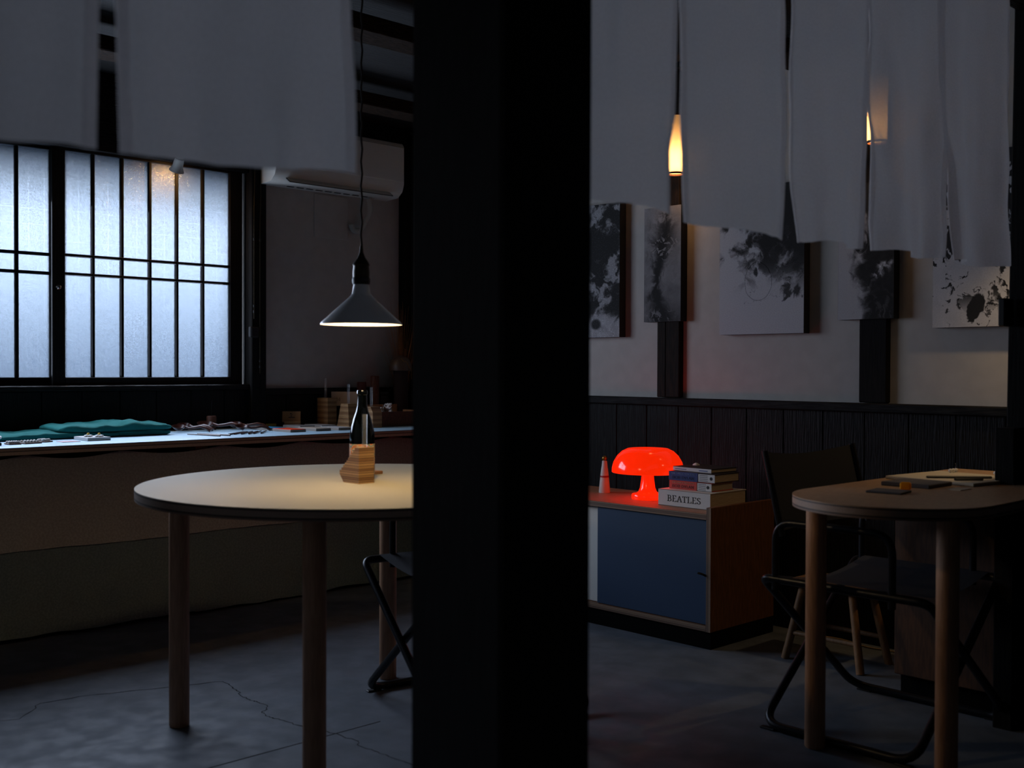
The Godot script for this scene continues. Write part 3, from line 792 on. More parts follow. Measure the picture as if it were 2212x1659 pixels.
func build_tables() -> void:
	var t := thing("round_table", "round cream topped table with wooden legs left of the post", "table", Vector3(1.97, 0, -2.72))
	slab("tabletop", top_poly("round"), 0.714, 0.745, M.laminate, M.rim, t)
	for p in [[-0.39, -0.385], [-0.405, 0.368], [0.388, -0.365], [0.388, 0.42]]: round_leg(t, p[0], p[1], 0.714)
	var d := thing("long_table", "long round ended plywood table at the right edge", "table", Vector3(2.83, 0, -1.442))
	slab("tabletop", top_poly("long"), 0.714, 0.745, M.ash_top, M.rim, d)
	for p in [[-0.005, -0.235], [-0.02, 0.16]]: round_leg(d, p[0], p[1], 0.714, 0.029)
	for p in [[0.93, 0.22]]: round_leg(d, p[0], p[1], 0.714, 0.029)
	pendant("white enamel cone pendant lamp over the round table", Vector3(1.87, 1.215, -2.574), 2.47, 0.14)
	pendant("white enamel cone pendant lamp hidden behind the right post", Vector3(3.80, 1.62, -1.38), 2.47, 0.22, 68.0)
	# bottle
	var b := thing("wine_bottle", "dark glass bottle with a pale label on the round table", "bottle", Vector3(2.021, 0.745, -2.776))
	var dark := mat(Color(0.01, 0.018, 0.02), 0.08)
	obj("glass_body", mb().lathe([Vector2(0, 0.0), Vector2(0.036, 0.0), Vector2(0.0385, 0.004), Vector2(0.0385, 0.13), Vector2(0.0375, 0.145), Vector2(0.034, 0.165), Vector2(0.027, 0.19), Vector2(0.019, 0.212), Vector2(0.0155, 0.23), Vector2(0.0145, 0.262), Vector2(0.0165, 0.264), Vector2(0.0165, 0.274), Vector2(0.0145, 0.277), Vector2(0.0, 0.277)], 40), dark, b)
	obj("label", mb().lathe([Vector2(0.0388, 0.018), Vector2(0.0391, 0.018), Vector2(0.0391, 0.112), Vector2(0.0388, 0.112)], 40), label_paper(), b)
	var steps := [Vector2(0, 0), Vector2(0.078, 0), Vector2(0.098, 0.024), Vector2(0.099, 0.036)]
	for k in 9:
		steps.append(Vector2(0.098 - 0.0085 * k - 0.009, 0.036 + 0.008 * k))
		steps.append(Vector2(0.098 - 0.0085 * k - 0.0095, 0.036 + 0.008 * (k + 1)))
	steps.append(Vector2(0, 0.108))
	bud_vase(Vector3(1.933, 0.745, -2.672), steps, 0.056, Vector3(0.028, 0.03, -0.0095), 0.155, "stepped plywood bud vase with a glass tube on the round table")
	var co := obj("coaster", mb(Transform3D(Basis(Vector3.UP, 0.1), Vector3(2.13, 0.750, -2.93))).box(Vector3.ZERO, Vector3(0.1, 0.01, 0.1), 0.002), M.oak)
	tag(co, "small pale wooden block lying behind the bottle", "coaster")
	# goods on the long table
	var y := 0.745
	var big := obj("display_board", mb(Transform3D(Basis(Vector3.UP, -0.12), Vector3(3.40, y + 0.005, -1.53))).box(Vector3.ZERO, Vector3(0.3, 0.01, 0.3), 0.002), M.paper)
	tag(big, "large pale board lying on the long table", "board")
	for k in 2:
		var q := obj("slim_tool", mb(Transform3D(Basis(Vector3.UP, 0.75 + 0.1 * k), Vector3(3.36 - k * 0.045, y + 0.0135, -1.50 + k * 0.05))).box(Vector3.ZERO, Vector3(0.012, 0.007, [0.2, 0.09][k]), 0.003), M.black)
		tag(q, ["long black slim tool lying on the pale board", "short black slim tool on the near edge of the pale board"][k], "tool")
	var gp := thing("grey_tile", "grey square tile with a purple tint beside the amber piece", "tile", Vector3(3.15, y, -1.535))
	obj("slab", mb().box(Vector3(0, 0.006, 0), Vector3(0.15, 0.012, 0.15), 0.002), mat(Color(0.3, 0.29, 0.31), 0.6), gp)
	var pl := thing("slate_plate", "flat grey plate nearest the round end of the long table", "plate", Vector3(2.91, y, -1.5), 8)
	obj("slab", mb().box(Vector3(0, 0.003, 0), Vector3(0.09, 0.006, 0.1), 0.002), mat(Color(0.29, 0.29, 0.31), 0.6), pl)
	var am := mat(Color(1.0, 0.76, 0.12), 0.25)
	am.backlight_enabled = true
	am.backlight = Color(1.0, 0.75, 0.1)
	var amo := obj("amber_piece", mb(Transform3D(Basis(Vector3.UP, 0.3), Vector3(3.01, y + 0.011, -1.50))).box(Vector3.ZERO, Vector3(0.022, 0.022, 0.03), 0.004), am)
	tag(amo, "small glowing yellow translucent block on the long table", "ornament")
	var wp := obj("price_slip", mb().box(Vector3(3.135, y + 0.001, -1.402), Vector3(0.07, 0.002, 0.045)), M.paper)
	tag(wp, "small pale paper slip in front of the grey tile", "paper")
	var k2 := 0
	for c in [Vector3(3.54, y + 0.01, -1.60), Vector3(3.56, y + 0.01, -1.462)]:
		var ps := thing("pearl_earring", ["shiny pearl cluster earring at the far side of the pale board", "shiny pearl cluster earring at the table end by the right post"][k2], "earring", c, 20, "pearl earrings")
		k2 += 1
		for q in 3: obj("pearl", mb().lathe(ball(0.0065), 14, Vector3((q - 1) * 0.011, 0.0065, (q - 1) * 0.008)), M.pearl, ps)
		obj("hook", mb().tube([Vector3(0.008, 0.012, 0.006), Vector3(0.01, 0.024, 0.007), Vector3(0.009, 0.03, 0.006)], 0.0008, 6), M.chrome, ps)
	# low cupboard under the end of the long table
	var cb := thing("low_cupboard", "brown low cupboard with black plinth under the long table", "cabinet", Vector3(3.5, 0, -1.78))
	obj("body", mb().box(Vector3(0.2, 0.365, 0.19), Vector3(0.4, 0.6, 0.38), 0.003), M.cupboard, cb)
	obj("plinth", mb().box(Vector3(0.21, 0.033, 0.195), Vector3(0.36, 0.066, 0.37)), M.plinth, cb)

func ball(r: float) -> Array:
	var p := []
	for k in 9: p.append(Vector2(r * sin(PI * k / 8.0), -r * cos(PI * k / 8.0)))
	return p

func label_paper() -> StandardMaterial3D:
	var m := mat(Color.WHITE, 0.8)
	var im := Image.create(128, 128, false, Image.FORMAT_RGB8)
	var n := noise(0.035, 2, 77)
	for y in 128:
		for x in 128:
			var c := Color(0.80, 0.72, 0.62)
			var q := n.get_noise_2d(x, y)
			if q > 0.18: c = Color(0.86, 0.47, 0.2)
			elif q < -0.28: c = Color(0.42, 0.55, 0.56)
			im.set_pixel(x, y, c)
	m.albedo_texture = ImageTexture.create_from_image(im)
	m.uv1_triplanar = true
	m.uv1_scale = Vector3(12, 12, 12)
	return m

# profile in (distance away from the viewer, height), pushed along x
func bud_vase(at: Vector3, prof: Array, w: float, tube_at: Vector3, tube_top: float, label: String) -> void:
	var v := thing("bud_vase", label, "vase", at, 0, "plywood bud vases")
	var fr := Transform3D(Basis(Vector3(0, 0, -1), Vector3(0, 1, 0), Vector3(1, 0, 0)), Vector3.ZERO)
	obj("plywood_block", mb(fr).prism(prof, w), M.vase_ply, v)
	obj("glass_tube", mb().lathe([Vector2(0.006, tube_at.y), Vector2(0.0075, tube_at.y + 0.002), Vector2(0.0075, tube_top + 0.05), Vector2(0.0085, tube_top + 0.052), Vector2(0.0065, tube_top + 0.052), Vector2(0.0062, tube_at.y + 0.004), Vector2(0.0, tube_at.y + 0.004)], 20, Vector3(tube_at.x, 0, tube_at.z)), M.clear, v)

func build_cabinets() -> void:
	var c := thing("low_cabinet", "low plywood cabinet with blue and white doors under the red lamp", "cabinet", Vector3(3.502, 0, -2.536))
	var L := 1.22; var D := 0.44
	obj("side_panel", mb().box(Vector3(D / 2, 0.31, -0.0105), Vector3(D, 0.485, 0.021), 0.0015), M.cabinet, c)
	obj("side_panel", mb().box(Vector3(D / 2, 0.31, -L + 0.0105), Vector3(D, 0.485, 0.021), 0.0015), M.cabinet, c)
	obj("panel_edge", mb().box(Vector3(-0.0008, 0.31, -0.0105), Vector3(0.0016, 0.484, 0.0205)), M.ply_up, c)
	obj("top_board", mb().box(Vector3(D / 2, 0.5155, -L / 2), Vector3(D, 0.023, L - 0.044), 0.001), M.cabinet_top, c)
	obj("board_edge", mb().box(Vector3(-0.0008, 0.5155, -L / 2), Vector3(0.0016, 0.0225, L - 0.044)), M.ply, c)
	obj("bottom_board", mb().box(Vector3(D / 2, 0.08, -L / 2), Vector3(D, 0.023, L - 0.044), 0.001), M.cabinet, c)
	obj("board_edge", mb().box(Vector3(-0.0008, 0.08, -L / 2), Vector3(0.0016, 0.0225, L - 0.044)), M.ply, c)
	obj("back_panel", mb().box(Vector3(D - 0.006, 0.3, -L / 2), Vector3(0.01, 0.42, L - 0.044)), M.cabinet, c)
	obj("plinth", mb().box(Vector3(D / 2 + 0.003, 0.034, -L / 2 - 0.0), Vector3(D - 0.004, 0.068, L - 0.006)), M.plinth, c)
	var dr := obj("door", mb().box(Vector3(0.014, 0.298, -0.308), Vector3(0.012, 0.41, 0.572), 0.001), M.blue, c)
	tag(dr, "blue sliding door")
	var h := rounded([Vector3(0.006, 0.285, -0.028), Vector3(-0.012, 0.294, -0.032), Vector3(-0.014, 0.296, -0.05)], 0.012)
	obj("handle", mb().tube(h, 0.0045, 8), M.dark_brass, dr)
	var dw := obj("door", mb().box(Vector3(0.028, 0.298, -0.89), Vector3(0.012, 0.41, 0.6), 0.001), M.white, c)
	tag(dw, "white sliding door")
	# lamp
	var lp := thing("mushroom_lamp", "glowing orange red mushroom table lamp on the low cabinet", "lamp", Vector3(3.722, 0.527, -3.03))
	var red := glow(Color(1.0, 0.16, 0.012), 0.85)
	red.albedo_color = Color(0.9, 0.06, 0.02)
	red.roughness = 0.12
	obj("shade", mb().lathe([Vector2(0.152, 0.118), Vector2(0.1535, 0.116), Vector2(0.1555, 0.118), Vector2(0.155, 0.135), Vector2(0.148, 0.162), Vector2(0.132, 0.189), Vector2(0.112, 0.208), Vector2(0.088, 0.2195), Vector2(0.07, 0.221), Vector2(0.05, 0.217), Vector2(0.03, 0.214), Vector2(0.0, 0.213)], 64), red, lp)
	var red2 := glow(Color(1.0, 0.17, 0.02), 0.7)
	red2.albedo_color = Color(0.85, 0.06, 0.03)
	red2.roughness = 0.15
	obj("stem", mb().lathe([Vector2(0, 0), Vector2(0.068, 0.0), Vector2(0.07, 0.004), Vector2(0.07, 0.018), Vector2(0.067, 0.023), Vector2(0.05, 0.026), Vector2(0.04, 0.033), Vector2(0.033, 0.05), Vector2(0.028, 0.085), Vector2(0.025, 0.12), Vector2(0.024, 0.17), Vector2(0.0, 0.17)], 40), red2, lp)
	obj("bulb", mb().lathe([Vector2(0, 0.172), Vector2(0.018, 0.174), Vector2(0.02, 0.19), Vector2(0.012, 0.204), Vector2(0, 0.207)], 16), glow(Color(1.0, 0.4, 0.2), 3.0), lp)
	for s in 3:
		var l := OmniLight3D.new()
		l.name = "lamp_light"
		l.light_color = Color(1.0, 0.26, 0.09)
		l.light_energy = 0.0025
		l.omni_attenuation = 2.0
		l.light_size = 0.03
		l.shadow_enabled = true
		l.position = Vector3(0.06 * cos(TAU * s / 3.0), 0.185, 0.06 * sin(TAU * s / 3.0))
		lp.add_child(l, true)
	# plain stand-in figure
	var fg := thing("ceramic_ornament", "small white tapered ceramic ornament with a gold ball left of the red lamp", "ornament", Vector3(3.772, 0.527, -3.322))
	var cer := mat(Color(0.82, 0.78, 0.74), 0.5)
	obj("body", mb().lathe([Vector2(0, 0), Vector2(0.025, 0), Vector2(0.026, 0.003), Vector2(0.022, 0.05), Vector2(0.018, 0.09), Vector2(0.013, 0.125), Vector2(0.011, 0.145), Vector2(0, 0.147)], 28), cer, fg)
	obj("ball", mb().lathe(ball(0.0125), 18, Vector3(0, 0.156, 0)), M.brass, fg)
	obj("stripe", mb().lathe([Vector2(0.0206, 0.07), Vector2(0.0209, 0.07), Vector2(0.0202, 0.078), Vector2(0.0199, 0.078)], 28), mat(Color(0.6, 0.08, 0.05), 0.5), fg)
	# books
	var white := mat(Color(0.80, 0.79, 0.78), 0.7)
	var b1 := book("large white hardback lettered BEATLES at the bottom of the stack", 3.602, 3.852, -2.876, -2.612, 0.527, 0.594, white, white)
	words("BEATLES", b1, Vector3(-0.0006, 0.032, 0.0), -90, 0.026, M.ink, "Droid Serif", "lettering", 1.1)
	var red_c := mat(Color(0.75, 0.2, 0.12), 0.6)
	var b2 := book("thick red spined book lying on the large white one", 3.648, 3.80, -2.853, -2.640, 0.594, 0.629, white, red_c)
	spine_band(b2, red_c, 0.213, 0.035, 0.66)
	words("BOB DYLAN", b2, Vector3(-0.0024, 0.0125, -0.036), -90, 0.0125, mat(Color(0.35, 0.05, 0.04), 0.6), "Droid Sans", "lettering", 1.25)
	words("THE LYRICS 1961-1973", b2, Vector3(-0.0024, 0.0275, -0.036), -90, 0.0062, mat(Color(0.85, 0.6, 0.5), 0.6), "Droid Sans", "lettering", 1.3)
	var blue_c := mat(Color(0.07, 0.17, 0.42), 0.6)
	var b3 := book("thick blue spined book second from the top of the stack", 3.656, 3.828, -2.862, -2.630, 0.629, 0.665, white, mat(Color(0.12, 0.1, 0.12), 0.6))
	spine_band(b3, blue_c, 0.232, 0.036, 0.64)
	words("BOB DYLAN", b3, Vector3(-0.0024, 0.0125, -0.042), -90, 0.0125, mat(Color(0.04, 0.08, 0.25), 0.6), "Droid Sans", "lettering", 1.25)
	words("THE LYRICS 1974-2012", b3, Vector3(-0.0024, 0.0285, -0.042), -90, 0.0068, mat(Color(0.5, 0.58, 0.75), 0.6), "Droid Sans", "lettering", 1.3)
	var cov := mat(Color(0.13, 0.11, 0.1), 0.5)
	var b4 := book("thin book with a dark cover on top of the stack", 3.69, 3.86, -2.872, -2.668, 0.665, 0.683, white, cov, -3)
	obj("spine_print", mb().box(Vector3(-0.0004, 0.008, -0.06), Vector3(0.0006, 0.003, 0.06)).box(Vector3(-0.0004, 0.008, 0.06), Vector3(0.0006, 0.004, 0.045)), mat(Color(0.35, 0.42, 0.6), 0.7), b4)
	var st := obj("paperweight", mb().lathe([Vector2(0, 0), Vector2(0.016, 0), Vector2(0.013, 0.004), Vector2(0.005, 0.009), Vector2(0, 0.01)], 16, Vector3(3.80, 0.683, -2.83)), M.white)
	tag(st, "small pale pebble on top of the book stack", "pebble")

func spine_band(b: Node3D, m: Material, l: float, h: float, share: float) -> void:
	var z0 := -l / 2; var z1 := z0 + l * share
	obj("spine_band", mb().box(Vector3(-0.0008, h / 2, (z0 + z1) / 2), Vector3(0.002, h + 0.0004, z1 - z0), 0.0004), m, b)
	for k in 4:
		obj("spine_print", mb().box(Vector3(-0.0004, h * (0.2 + 0.2 * k), z1 + l * 0.12), Vector3(0.0008, 0.0022, l * 0.17)), mat(Color(0.4, 0.4, 0.42), 0.7), b)
	obj("spine_mark", mb(Transform3D(Basis(Vector3.BACK, PI / 2), Vector3(0, h / 2, l / 2 - 0.018))).lathe([Vector2(0, 0.0008), Vector2(0.007, 0.0008), Vector2(0.007, 0), Vector2(0, 0)], 8), M.ink, b)

func build_counter_goods() -> void:
	var y := 0.777
	var ct := thing("display_counter", "long pale topped display counter below the frosted window", "counter", Vector3(2.4, 0, -4.75))
	obj("counter_top", mb().box(Vector3(0, y - 0.0015, 0), Vector3(3.25, 0.003, 0.7), 0.0005), M.counter_top, ct)
	obj("edge_board", mb().box(Vector3(0, y - 0.0165, 0), Vector3(3.25, 0.027, 0.7), 0.001), M.rim, ct)
	for x in [-1.5, 0.0, 1.5]:
		for z in [-0.28, 0.22]: obj("leg", mb().box(Vector3(x, 0.374, z), Vector3(0.06, 0.748, 0.06), 0.003), M.beech, ct)
	# skirt pinned below the edge, drawn in two tones: brownish above, grey green below
	var pins := [0.78, 1.2, 1.62, 2.015, 2.485, 2.897, 3.434, 4.0]
	var nz := noise(1.4, 3, 91)
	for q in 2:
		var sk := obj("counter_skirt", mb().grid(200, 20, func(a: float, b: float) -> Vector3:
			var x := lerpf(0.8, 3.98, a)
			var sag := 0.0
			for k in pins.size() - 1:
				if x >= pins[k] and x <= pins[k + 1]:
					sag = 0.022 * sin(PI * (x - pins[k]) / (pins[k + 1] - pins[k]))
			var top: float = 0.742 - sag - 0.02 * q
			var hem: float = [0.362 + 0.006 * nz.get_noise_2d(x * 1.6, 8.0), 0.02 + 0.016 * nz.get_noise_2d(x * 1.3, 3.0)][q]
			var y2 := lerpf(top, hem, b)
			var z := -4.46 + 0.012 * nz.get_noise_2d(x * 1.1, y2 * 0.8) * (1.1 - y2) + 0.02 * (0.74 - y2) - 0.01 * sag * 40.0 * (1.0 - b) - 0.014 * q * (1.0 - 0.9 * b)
			return Vector3(x, y2, z)), [M.skirt, M.lower_skirt][q])
		tag(sk, ["upper brownish part of the cloth skirt pinned in shallow swags under the counter edge", "lower grey green part of the cloth skirt reaching down to the floor"][q], "cloth")
	# folded teal knit
	var tk := thing("knit_blanket", "folded teal knitted blanket on the counter below the window", "blanket", Vector3(2.03, y, -4.93))
	var nk := noise(4.0, 3, 92)
	for q in [[-0.17, 0.60, 0.30, 0.0, 0.030, 0.0], [0.12, 0.52, 0.29, 0.022, 0.034, 3.0], [0.24, 0.28, 0.27, 0.0, 0.026, 6.0]]:
		obj("fold", mb().grid(72, 32, func(a: float, b: float) -> Vector3:
			var th := TAU * b
			var s := sin((a - 0.5) * PI)
			var endr := pow(maxf(1.0 - pow(absf(s), 14.0), 0.0), 0.5)
			var cx: float = q[0] + s * q[1] / 2.0
			var sgn := func(v: float, p: float) -> float: return signf(v) * pow(absf(v), p)
			var dz: float = sgn.call(cos(th), 0.35) * q[2] / 2.0 * lerpf(0.7, 1.0, endr)
			var bump: float = 1.0 + 0.35 * nk.get_noise_2d(cx * 1.6 + q[5], dz * 2.0) + (0.35 * exp(-pow((s - 0.25) / 0.3, 2.0)) if q[5] > 0.0 else 0.0)
			var hy: float = q[4] / 2.0 * (1.0 + sgn.call(sin(th), 0.55) * endr) * bump
			return Vector3(cx, q[3] + hy, dz + 0.012 * nk.get_noise_2d(cx * 2.0, 9.0 + q[5]))), M.teal, tk)
	# earring tile with two flowers
	var tile := obj("earring_tile", mb().box(Vector3(1.975, y + 0.007, -4.67), Vector3(0.1, 0.014, 0.145), 0.001), mat(Color(0.72, 0.72, 0.72), 0.6))
	tag(tile, "small pale tile carrying two flower earrings", "tile")
	for k in 2:
		var fe := thing("flower_earring", ["left white petalled flower earring with a yellow centre", "right white petalled flower earring with a yellow centre"][k], "earring", Vector3(1.955 + 0.035 * k, y + 0.014, -4.665 + 0.03 * k), 0, "flower earrings on the pale tile")
		for p in 5: obj("petal", mb(Transform3D(Basis(Vector3.UP, TAU * p / 5.0) * Basis(Vector3.RIGHT, 0.2), Vector3(0.011 * sin(TAU * p / 5.0), 0.005, 0.011 * cos(TAU * p / 5.0)))).lathe([Vector2(0, -0.004), Vector2(0.007, -0.003), Vector2(0.009, 0.0), Vector2(0.007, 0.003), Vector2(0, 0.004)], 10), M.white, fe)
		obj("centre", mb().lathe(ball(0.006), 12, Vector3(0, 0.012, 0)), mat(Color(0.75, 0.62, 0.15), 0.6), fe)
	# brooches and stone
	var lab := ["brown edged beaded brooch nearest the left frame edge", "larger white beaded brooch with a brown rim", "small dark beaded brooch beside the pink print"]
	for k in 3:
		var br := thing("beaded_brooch", lab[k], "brooch", Vector3([1.62, 1.69, 1.765][k], y, [-4.60, -4.61, -4.66][k]), 12 * k, "beaded brooches on the counter")
		obj("backing", mb().box(Vector3(0, 0.003, 0), Vector3([0.05, 0.075, 0.045][k], 0.006, 0.06), 0.002), M.walnut, br)
		for q in 10: obj("bead", mb().lathe(ball(0.006), 8, Vector3((q % 5 - 2) * [0.009, 0.014, 0.008][k], 0.009, (q / 5 - 0.5) * 0.025)), M.white, br)
	var sb := obj("black_block", mb().box(Vector3(1.515, y + 0.006, -4.60), Vector3(0.09, 0.012, 0.1), 0.002), M.black)
	tag(sb, "black block at the left frame edge under the white stone", "block")
	var ns := noise(30.0, 2, 93)
	var stn := obj("white_stone", mb().grid(20, 14, func(a: float, b: float) -> Vector3:
		var th := TAU * a; var ph := PI * b
		var r := 1.0 + 0.12 * ns.get_noise_3d(cos(th) * sin(ph) * 0.05, cos(ph) * 0.05, sin(th) * sin(ph) * 0.05)
		return Vector3(1.52 + 0.052 * r * cos(th) * sin(ph), y + 0.031 - 0.019 * r * cos(ph), -4.60 + 0.045 * r * sin(th) * sin(ph))), M.white)
	tag(stn, "rough white stone resting on the black block", "stone")
	var pk := obj("pink_print", mb().box(Vector3(1.85, y + 0.001, -4.615), Vector3(0.075, 0.002, 0.07)), mat(Color(0.8, 0.66, 0.68), 0.8))
	tag(pk, "thin pink printed card in front of the teal blanket", "card")
	# spoons
	var sl := ["carved wooden spoon leftmost of the five", "carved wooden spoon second from the left", "largest carved wooden spoon with a hooked handle below the incense block", "carved wooden spoon fourth from the left", "carved wooden spoon rightmost, beside the chopsticks"]
	var sd := [[2.535, -4.88, 25, 0.95], [2.60, -4.96, 10, 1.0], [2.71, -4.92, 22, 1.2], [2.80, -4.76, 38, 0.85], [2.875, -4.94, 30, 1.0]]
	for k in 5:
		var s := thing("wooden_spoon", sl[k], "spoon", Vector3(sd[k][0], y, sd[k][1]), sd[k][2] + 15, "carved wooden spoons on the counter")
		var f: float = sd[k][3]
		var lean: Vector3 = Vector3(-0.5, 0, 0.86).rotated(Vector3.UP, -s.rotation.y)
		var tip := Transform3D(Basis(Vector3.UP.cross(lean).normalized(), 0.3), Vector3(0, 0.006, 0))
		var pivot := Vector3(0, 0.012, -0.055) * f
		obj("bowl", mb(Transform3D(tip.basis, tip.origin + pivot - tip.basis * pivot)).grid(24, 10, func(a: float, b: float) -> Vector3:
			var th := TAU * a
			var r := b
			return Vector3(0.028 * r * cos(th) * f, (0.004 + 0.024 * r * r) * f, (-0.055 + 0.036 * r * sin(th)) * f)), M.spoon, s)
		obj("handle", mb().tube([Vector3(0, 0.029, -0.022) * f, Vector3(0, 0.022, 0.0) * f, Vector3(0, 0.026, 0.03) * f, Vector3(0, 0.031, 0.06) * f, Vector3(0, 0.024, 0.09) * f, Vector3(0, 0.01, 0.112) * f], 0.0055 * f, 10, 0.0085 * f), M.spoon, s)
	# chopsticks
	for k in 8:
		var near := k < 2
		var cx := 2.475 + 0.05 * k if near else 2.66 + 0.03 * (k - 2)
		var o := obj("chopstick", mb(Transform3D(Basis(Vector3.UP, 0.32 if near else -0.95 + 0.04 * k), Vector3(cx, y + 0.004, -4.625 if near else -4.665 + 0.006 * (k % 3)))).tube([Vector3(0, 0, -0.1), Vector3(0, 0, 0.1)], 0.0022, 8, 0.004), M.spoon)
		tag(o, ["left one of two dark chopsticks lying alone near the front edge", "right one of two dark chopsticks lying alone near the front edge", "first dark chopstick of the bundle, nearest the spoons", "second dark chopstick of the bundle from the spoons", "third dark chopstick of the bundle from the spoons", "fourth dark chopstick of the bundle from the spoons", "fifth dark chopstick of the bundle from the spoons", "last dark chopstick of the bundle, nearest the orange tile"][k], "chopstick", "front pair of chopsticks" if near else "bundled dark chopsticks")
	# incense block with wire
	var ib := thing("incense_holder", "brown wooden block with an upright bent wire behind the spoons", "incense holder", Vector3(2.74, y, -5.04))
	obj("block", mb().lathe([Vector2(0, 0), Vector2(0.024, 0), Vector2(0.0245, 0.066), Vector2(0.022, 0.07), Vector2(0, 0.068)], 9), M.walnut, ib)
	obj("wire", mb().tube([Vector3(0, 0.066, 0), Vector3(0, 0.13, 0), Vector3(0.001, 0.142, 0), Vector3(0.004, 0.146, 0)], 0.0012, 6), M.steel, ib)
	# glazed tiles
	var tl := [["grey glazed tile left of the blue one, back row", 2.957, -5.0, Color(0.42, 0.45, 0.48)], ["blue glazed tile among the sample tiles", 2.957, -4.845, Color(0.12, 0.45, 0.62)], ["orange glazed tile at the front of the sample tiles", 2.955, -4.665, Color(0.85, 0.25, 0.1)], ["grey glazed tile directly behind the orange one", 3.175, -4.92, Color(0.5, 0.5, 0.5)], ["off white glazed tile right of the orange one", 3.105, -4.67, Color(0.72, 0.66, 0.6)], ["pale grey glazed tile behind the off white one", 3.3, -4.91, Color(0.6, 0.6, 0.6)], ["pale tile at the right end of the sample tiles beside the bottle", 3.235, -4.665, Color(0.7, 0.7, 0.7)]]
	for q in tl:
		var o := thing("sample_tile", q[0], "tile", Vector3(q[1], y, q[2]), 0, "glazed sample tiles on the counter")
		obj("body", mb().box(Vector3(0, 0.006, 0), Vector3(0.088, 0.012, 0.165), 0.001), mat(Color(0.5, 0.47, 0.44), 0.8), o)
		obj("glaze", mb().box(Vector3(0, 0.0128, 0), Vector3(0.087, 0.002, 0.164), 0.0008), mat(q[3], 0.35), o)
	var tape := obj("yellow_scale", mb(Transform3D(Basis(), Vector3(3.1, y + 0.009, -5.07))).box(Vector3.ZERO, Vector3(0.06, 0.018, 0.012), 0.001), mat(Color(0.5, 0.42, 0.1), 0.6))
	tag(tape, "small yellow ribbed strip behind the grey tiles", "strip")
	# shop card on a ply stand
	var sc := thing("card_stand", "small brown card with a black emblem on a plywood stand", "sign", Vector3(3.22, y, -5.05), -38)
	obj("stand", mb().box(Vector3(0, 0.014, 0), Vector3(0.085, 0.028, 0.03), 0.001), M.vase_ply, sc)
	obj("card", mb(Transform3D(Basis(Vector3.RIGHT, -0.18), Vector3(-0.006, 0.052, -0.004))).box(Vector3.ZERO, Vector3(0.096, 0.058, 0.003), 0.0005), mat(Color(0.62, 0.46, 0.3), 0.85), sc)
	obj("emblem", mb(Transform3D(Basis(Vector3.RIGHT, -0.18), Vector3(-0.006, 0.056, -0.0015))).box(Vector3(-0.003, 0.012, 0), Vector3(0.007, 0.006, 0.001)).box(Vector3(0.004, 0.009, 0), Vector3(0.004, 0.003, 0.001)).box(Vector3(-0.001, 0.0, 0), Vector3(0.006, 0.005, 0.001)).box(Vector3(0.002, -0.008, 0), Vector3(0.034, 0.0035, 0.001)), M.ink, sc)
	# vases on the counter
	bud_vase(Vector3(3.40, y, -4.985), [Vector2(0, 0), Vector2(0.1, 0), Vector2(0.1, 0.15), Vector2(0, 0.15)], 0.058, Vector3(0.02, 0.08, -0.05), 0.205, "square plywood bud vase with a tall tube at the counter back")
	bud_vase(Vector3(3.43, y, -4.83), [Vector2(0, 0), Vector2(0.11, 0), Vector2(0.075, 0.122), Vector2(0.01, 0.122)], 0.06, Vector3(0.025, 0.07, -0.04), 0.175, "tapered plywood bud vase in front of the square one")
	bud_vase(Vector3(3.46, y, -4.66), [Vector2(0, 0), Vector2(0.09, 0), Vector2(0.085, 0.07), Vector2(0.06, 0.11), Vector2(0.02, 0.11), Vector2(0.0, 0.08)], 0.06, Vector3(0.02, 0.06, -0.04), 0.16, "round shouldered plywood bud vase behind the bottle")
	var lc := thing("clip_card", "cream note card held by a wire clip behind the bud vases", "card", Vector3(3.56, y, -5.04), -42)
	obj("card", mb().box(Vector3(0, 0.143, 0), Vector3(0.165, 0.078, 0.002)), M.paper, lc)
	obj("clip", mb().tube([Vector3(0, 0, -0.003), Vector3(0, 0.19, -0.003), Vector3(0.004, 0.2, 0), Vector3(0.004, 0.18, 0.003)], 0.002, 6), M.black, lc)
	words("24", lc, Vector3(-0.045, 0.14, 0.0016), 0, 0.018, mat(Color(0.5, 0.47, 0.42), 0.8), "Droid Serif", "lettering")
	# wooden tray box with tissue paper
	var tb := thing("wooden_tray", "open oak tray box at the right end of the counter", "box", Vector3(3.555, y, -4.71))
	obj("front", mb().box(Vector3(0.16, 0.04, 0.0), Vector3(0.32, 0.08, 0.01), 0.002), M.walnut, tb)
	obj("back", mb().box(Vector3(0.16, 0.055, -0.24), Vector3(0.32, 0.11, 0.01), 0.002), M.oak, tb)
	obj("end", mb().box(Vector3(0.005, 0.04, -0.12), Vector3(0.01, 0.08, 0.24), 0.002), M.oak, tb)
	obj("end", mb().box(Vector3(0.315, 0.04, -0.12), Vector3(0.01, 0.08, 0.24), 0.002), M.oak, tb)
	obj("base", mb().box(Vector3(0.16, 0.006, -0.12), Vector3(0.31, 0.01, 0.235)), M.oak, tb)
	var nt := noise(12.0, 3, 94)
	for k in 2:
		var ti := obj("tissue", mb().grid(12, 12, func(a: float, b: float) -> Vector3:
			var s := 2.0 * a - 1.0
			return Vector3(3.60 + 0.055 * k + s * 0.05 * (1.0 - 0.35 * b), y + 0.02 + b * (0.085 + 0.02 * k) * (1.0 - 0.25 * s * s), -4.80 + 0.02 * k + 0.02 * sin(s * 4.0 + k) * b + 0.01 * nt.get_noise_2d(a, b * 2.0 + k * 9.0))), mat(Color(0.82, 0.80, 0.78), 0.9))
		tag(ti, ["left crumpled white tissue standing in the oak tray", "right taller white tissue standing in the oak tray"][k], "tissue", "tissues in the oak tray")
